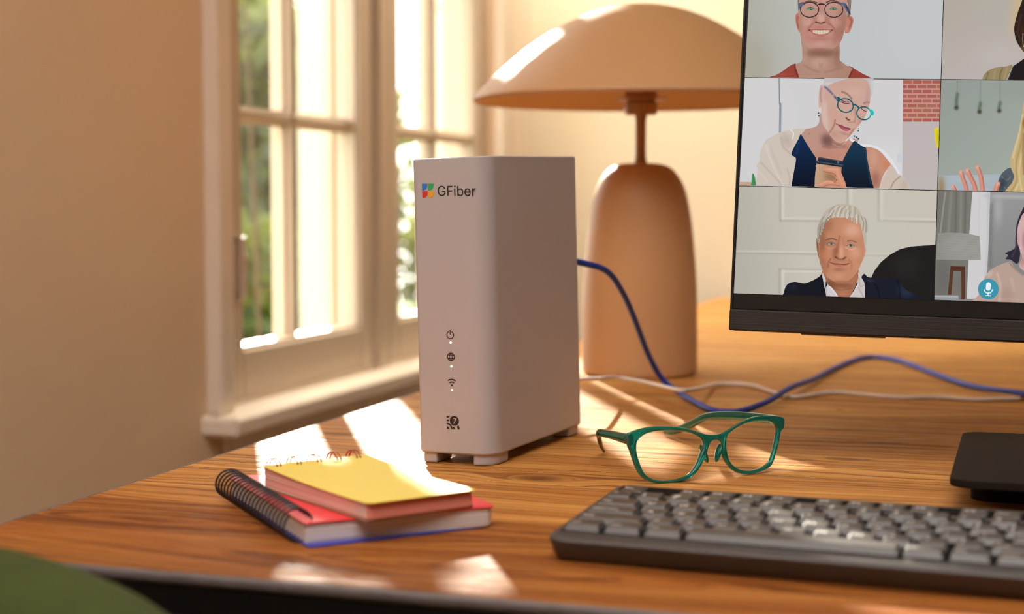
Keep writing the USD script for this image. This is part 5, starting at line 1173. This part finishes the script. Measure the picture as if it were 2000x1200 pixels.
S.add('picture_of_window', [(1899, 372), (1934, 372), (1931, 470), (1928, 530), (1923, 560), (1909, 584), (1888, 584), (1891.5, 508), (1893, 457)], (206, 204, 205), [('s', [(1930, 378), (1929, 470), (1924, 540)], 2.0, (186, 186, 190), 0.7), ('s', [(1913, 376), (1912, 470)], 0.8, (192, 190, 192), 0.6), ('b', 1928, 383, 8, 5, 0, (180, 180, 182), 0.5)], 2.2, False)
S.add('picture_of_lamp', [(1856.5, 520), (1884, 521), (1884, 600), (1878, 600), (1877, 530), (1862, 530), (1858, 576), (1851, 576)], (92, 56, 42), [('s', [(1858, 524), (1884, 525)], 3.0, (76, 42, 30), 0.6)], 1.8, False)
S.add('picture_of_lamp', [(1832, 456.5), (1850, 454.6), (1876, 455.2), (1896, 458), (1913, 461.5), (1914.5, 486), (1915.4, 508.5), (1880, 508.6), (1828.8, 507.6), (1830, 480)], (1832, 480, 1915, 490, (142, 140, 134), (156, 154, 150)), [('b', 1870, 482, 30, 20, 0, (162, 160, 154), 0.5)] + [('s', [(1830, 460 + i * 5), (1914, 464 + i * 5)], 0.5, (130, 128, 122), 0.35) for i in range(9)], 1.8, False)
S.add('picture_of_table', [(1820, 577), (1872, 577.5), (1873, 586), (1910, 583), (1912, 600), (1818, 600)], (150, 150, 152), [('s', [(1822, 579), (1870, 580)], 1.2, (196, 196, 198), 0.7), ('b', 1890, 588, 18, 4, 0, (112, 112, 118), 0.6)], 1.8, False)
S.add('picture_of_face', [(2000, 408), (1992, 424), (1986.5, 444), (1986, 466), (1990, 486), (1996, 502), (1990, 520), (2006, 530), (2040, 520), (2052, 470), (2040, 410)], (206, 172, 170), [('b', 1988, 468, 4, 14, 0, (186, 138, 134), 0.5), ('b', 1999, 470, 3, 18, 0, (160, 96, 100), 0.5), ('b', 1996, 510, 8, 12, 0, (170, 124, 118), 0.6)], 1.8)
S.add('picture_of_hair', [(2010, 392), (2000, 404), (1992, 420), (1986, 436), (1984, 452), (1983, 470), (1982, 484), (1974, 490), (1963, 495), (1969, 499), (1964, 506), (1974, 508), (1986, 516), (1991, 506), (1992, 490), (1987, 474), (1986.5, 452), (1992, 430), (2004, 414), (2040, 410), (2054, 440), (2060, 500), (2072, 496), (2066, 410), (2040, 388)], (50, 44, 56), [('s', [(1985, 450), (1985, 480), (1976, 502)], 1.6, (80, 72, 92), 0.6)], 1.4)
S.add('picture_of_jumper', [(1906, 600), (1913, 574), (1920, 550), (1926, 538), (1934, 528), (1950, 519), (1966, 513), (1974, 512), (1982, 524), (1994, 534), (2010, 541), (2050, 540), (2080, 600)], (184, 158, 144), [('s', [(1972, 514), (1982, 526), (1998, 538)], 1.8, (152, 122, 108), 0.7), ('s', [(1948, 535), (1954, 560), (1952, 590)], 2.6, (208, 186, 174), 0.6), ('s', [(1975, 545), (1980, 570)], 3.0, (200, 176, 162), 0.5), ('b', 1932, 536, 8, 6, -30, (206, 188, 178), 0.6), ('b', 1966, 575, 14, 16, 0, (166, 138, 124), 0.5)], 2.0)
S.add('microphone_button', disc(1930.2, 565.3, 20.2), (62, 150, 174), [], 2.4)
S.add('microphone_button', LineString([(1930.4, 556.5), (1930.0, 563.5)]).buffer(4.6), (232, 240, 242), [], 1.5)
S.add('microphone_button', arc(1930.1, 565.0, 8.2, 2.0, 5, 175), (232, 240, 242), [], 1.2)
S.line('microphone_button', [(1930.1, 572), (1929.9, 577.5)], 1.9, (232, 240, 242), False)
S.line('microphone_button', [(1925.2, 578), (1934.8, 578.3)], 1.9, (232, 240, 242), False)
S.line('picture_of_eyes', [(2006.6, 455), (2012.2, 452.9), (2017.1, 455.42)], 2.4, (70, 48, 42))
S.line('picture_of_eyes', [(2029.0, 455.42), (2034.6, 452.9), (2040.2, 455)], 2.4, (70, 48, 42))
S.line('picture_of_nose', [(2023.4, 463.4), (2022.0, 473.2), (2027.6, 474.6)], 1.6, (168, 116, 98))
S.add('picture_of_mouth', [(2010.8, 484.4), (2022, 486.5), (2036.0, 484.4), (2023.4, 494.2)], (176, 86, 84), [], 1.6)
S.close()

# the tiles outside the picture: plain walls with a simple bust
for i in range(4):
    for j in range(-2, 2):
        if i < 2 and j >= -1:
            continue
        c = [corner(i, j), corner(i + 1, j), corner(i + 1, j + 1), corner(i, j + 1)]
        S = Tile(Polygon(c).buffer(-0.9).exterior.coords, 'video tile of a person before a plain wall')
        g = [(176, 178, 176), (188, 182, 172), (162, 168, 172), (190, 186, 186)][(i + j) % 4]
        S.add('backdrop', S.clip, g, [], 30)
        m = (c[0] + c[1] + c[2] + c[3]) / 4
        S.add('picture_of_jumper', [m + q for q in ([-80, 130], [-70, 70], [-30, 48], [30, 48], [70, 70], [80, 130])], [(84, 92, 112), (120, 70, 66), (58, 84, 76), (150, 140, 126)][(i * 2 + j) % 4], [], 8)
        S.add('picture_of_face', LineString([m + [0, 20], m + [0, 60]]).buffer(18), (184, 140, 120), [], 5)
        S.add('picture_of_hair', shapely.affinity.scale(disc(m[0], m[1] - 22, 50), 0.86, 1), [(52, 38, 32), (120, 86, 54), (36, 30, 30), (150, 144, 138)][(i + j * 3) % 4], [], 6)
        S.add('picture_of_face', shapely.affinity.scale(disc(m[0], m[1] - 6, 42), 0.82, 1.05), (198, 152, 130), [('b', m[0] - 14, m[1] - 10, 5, 3, 0, (70, 50, 44), 0.9), ('b', m[0] + 14, m[1] - 10, 5, 3, 0, (70, 50, 44), 0.9), ('s', [m + [-12, 18], m + [0, 22], m + [12, 18]], 2, (150, 80, 74), 0.9)], 2.5)
        S.close()
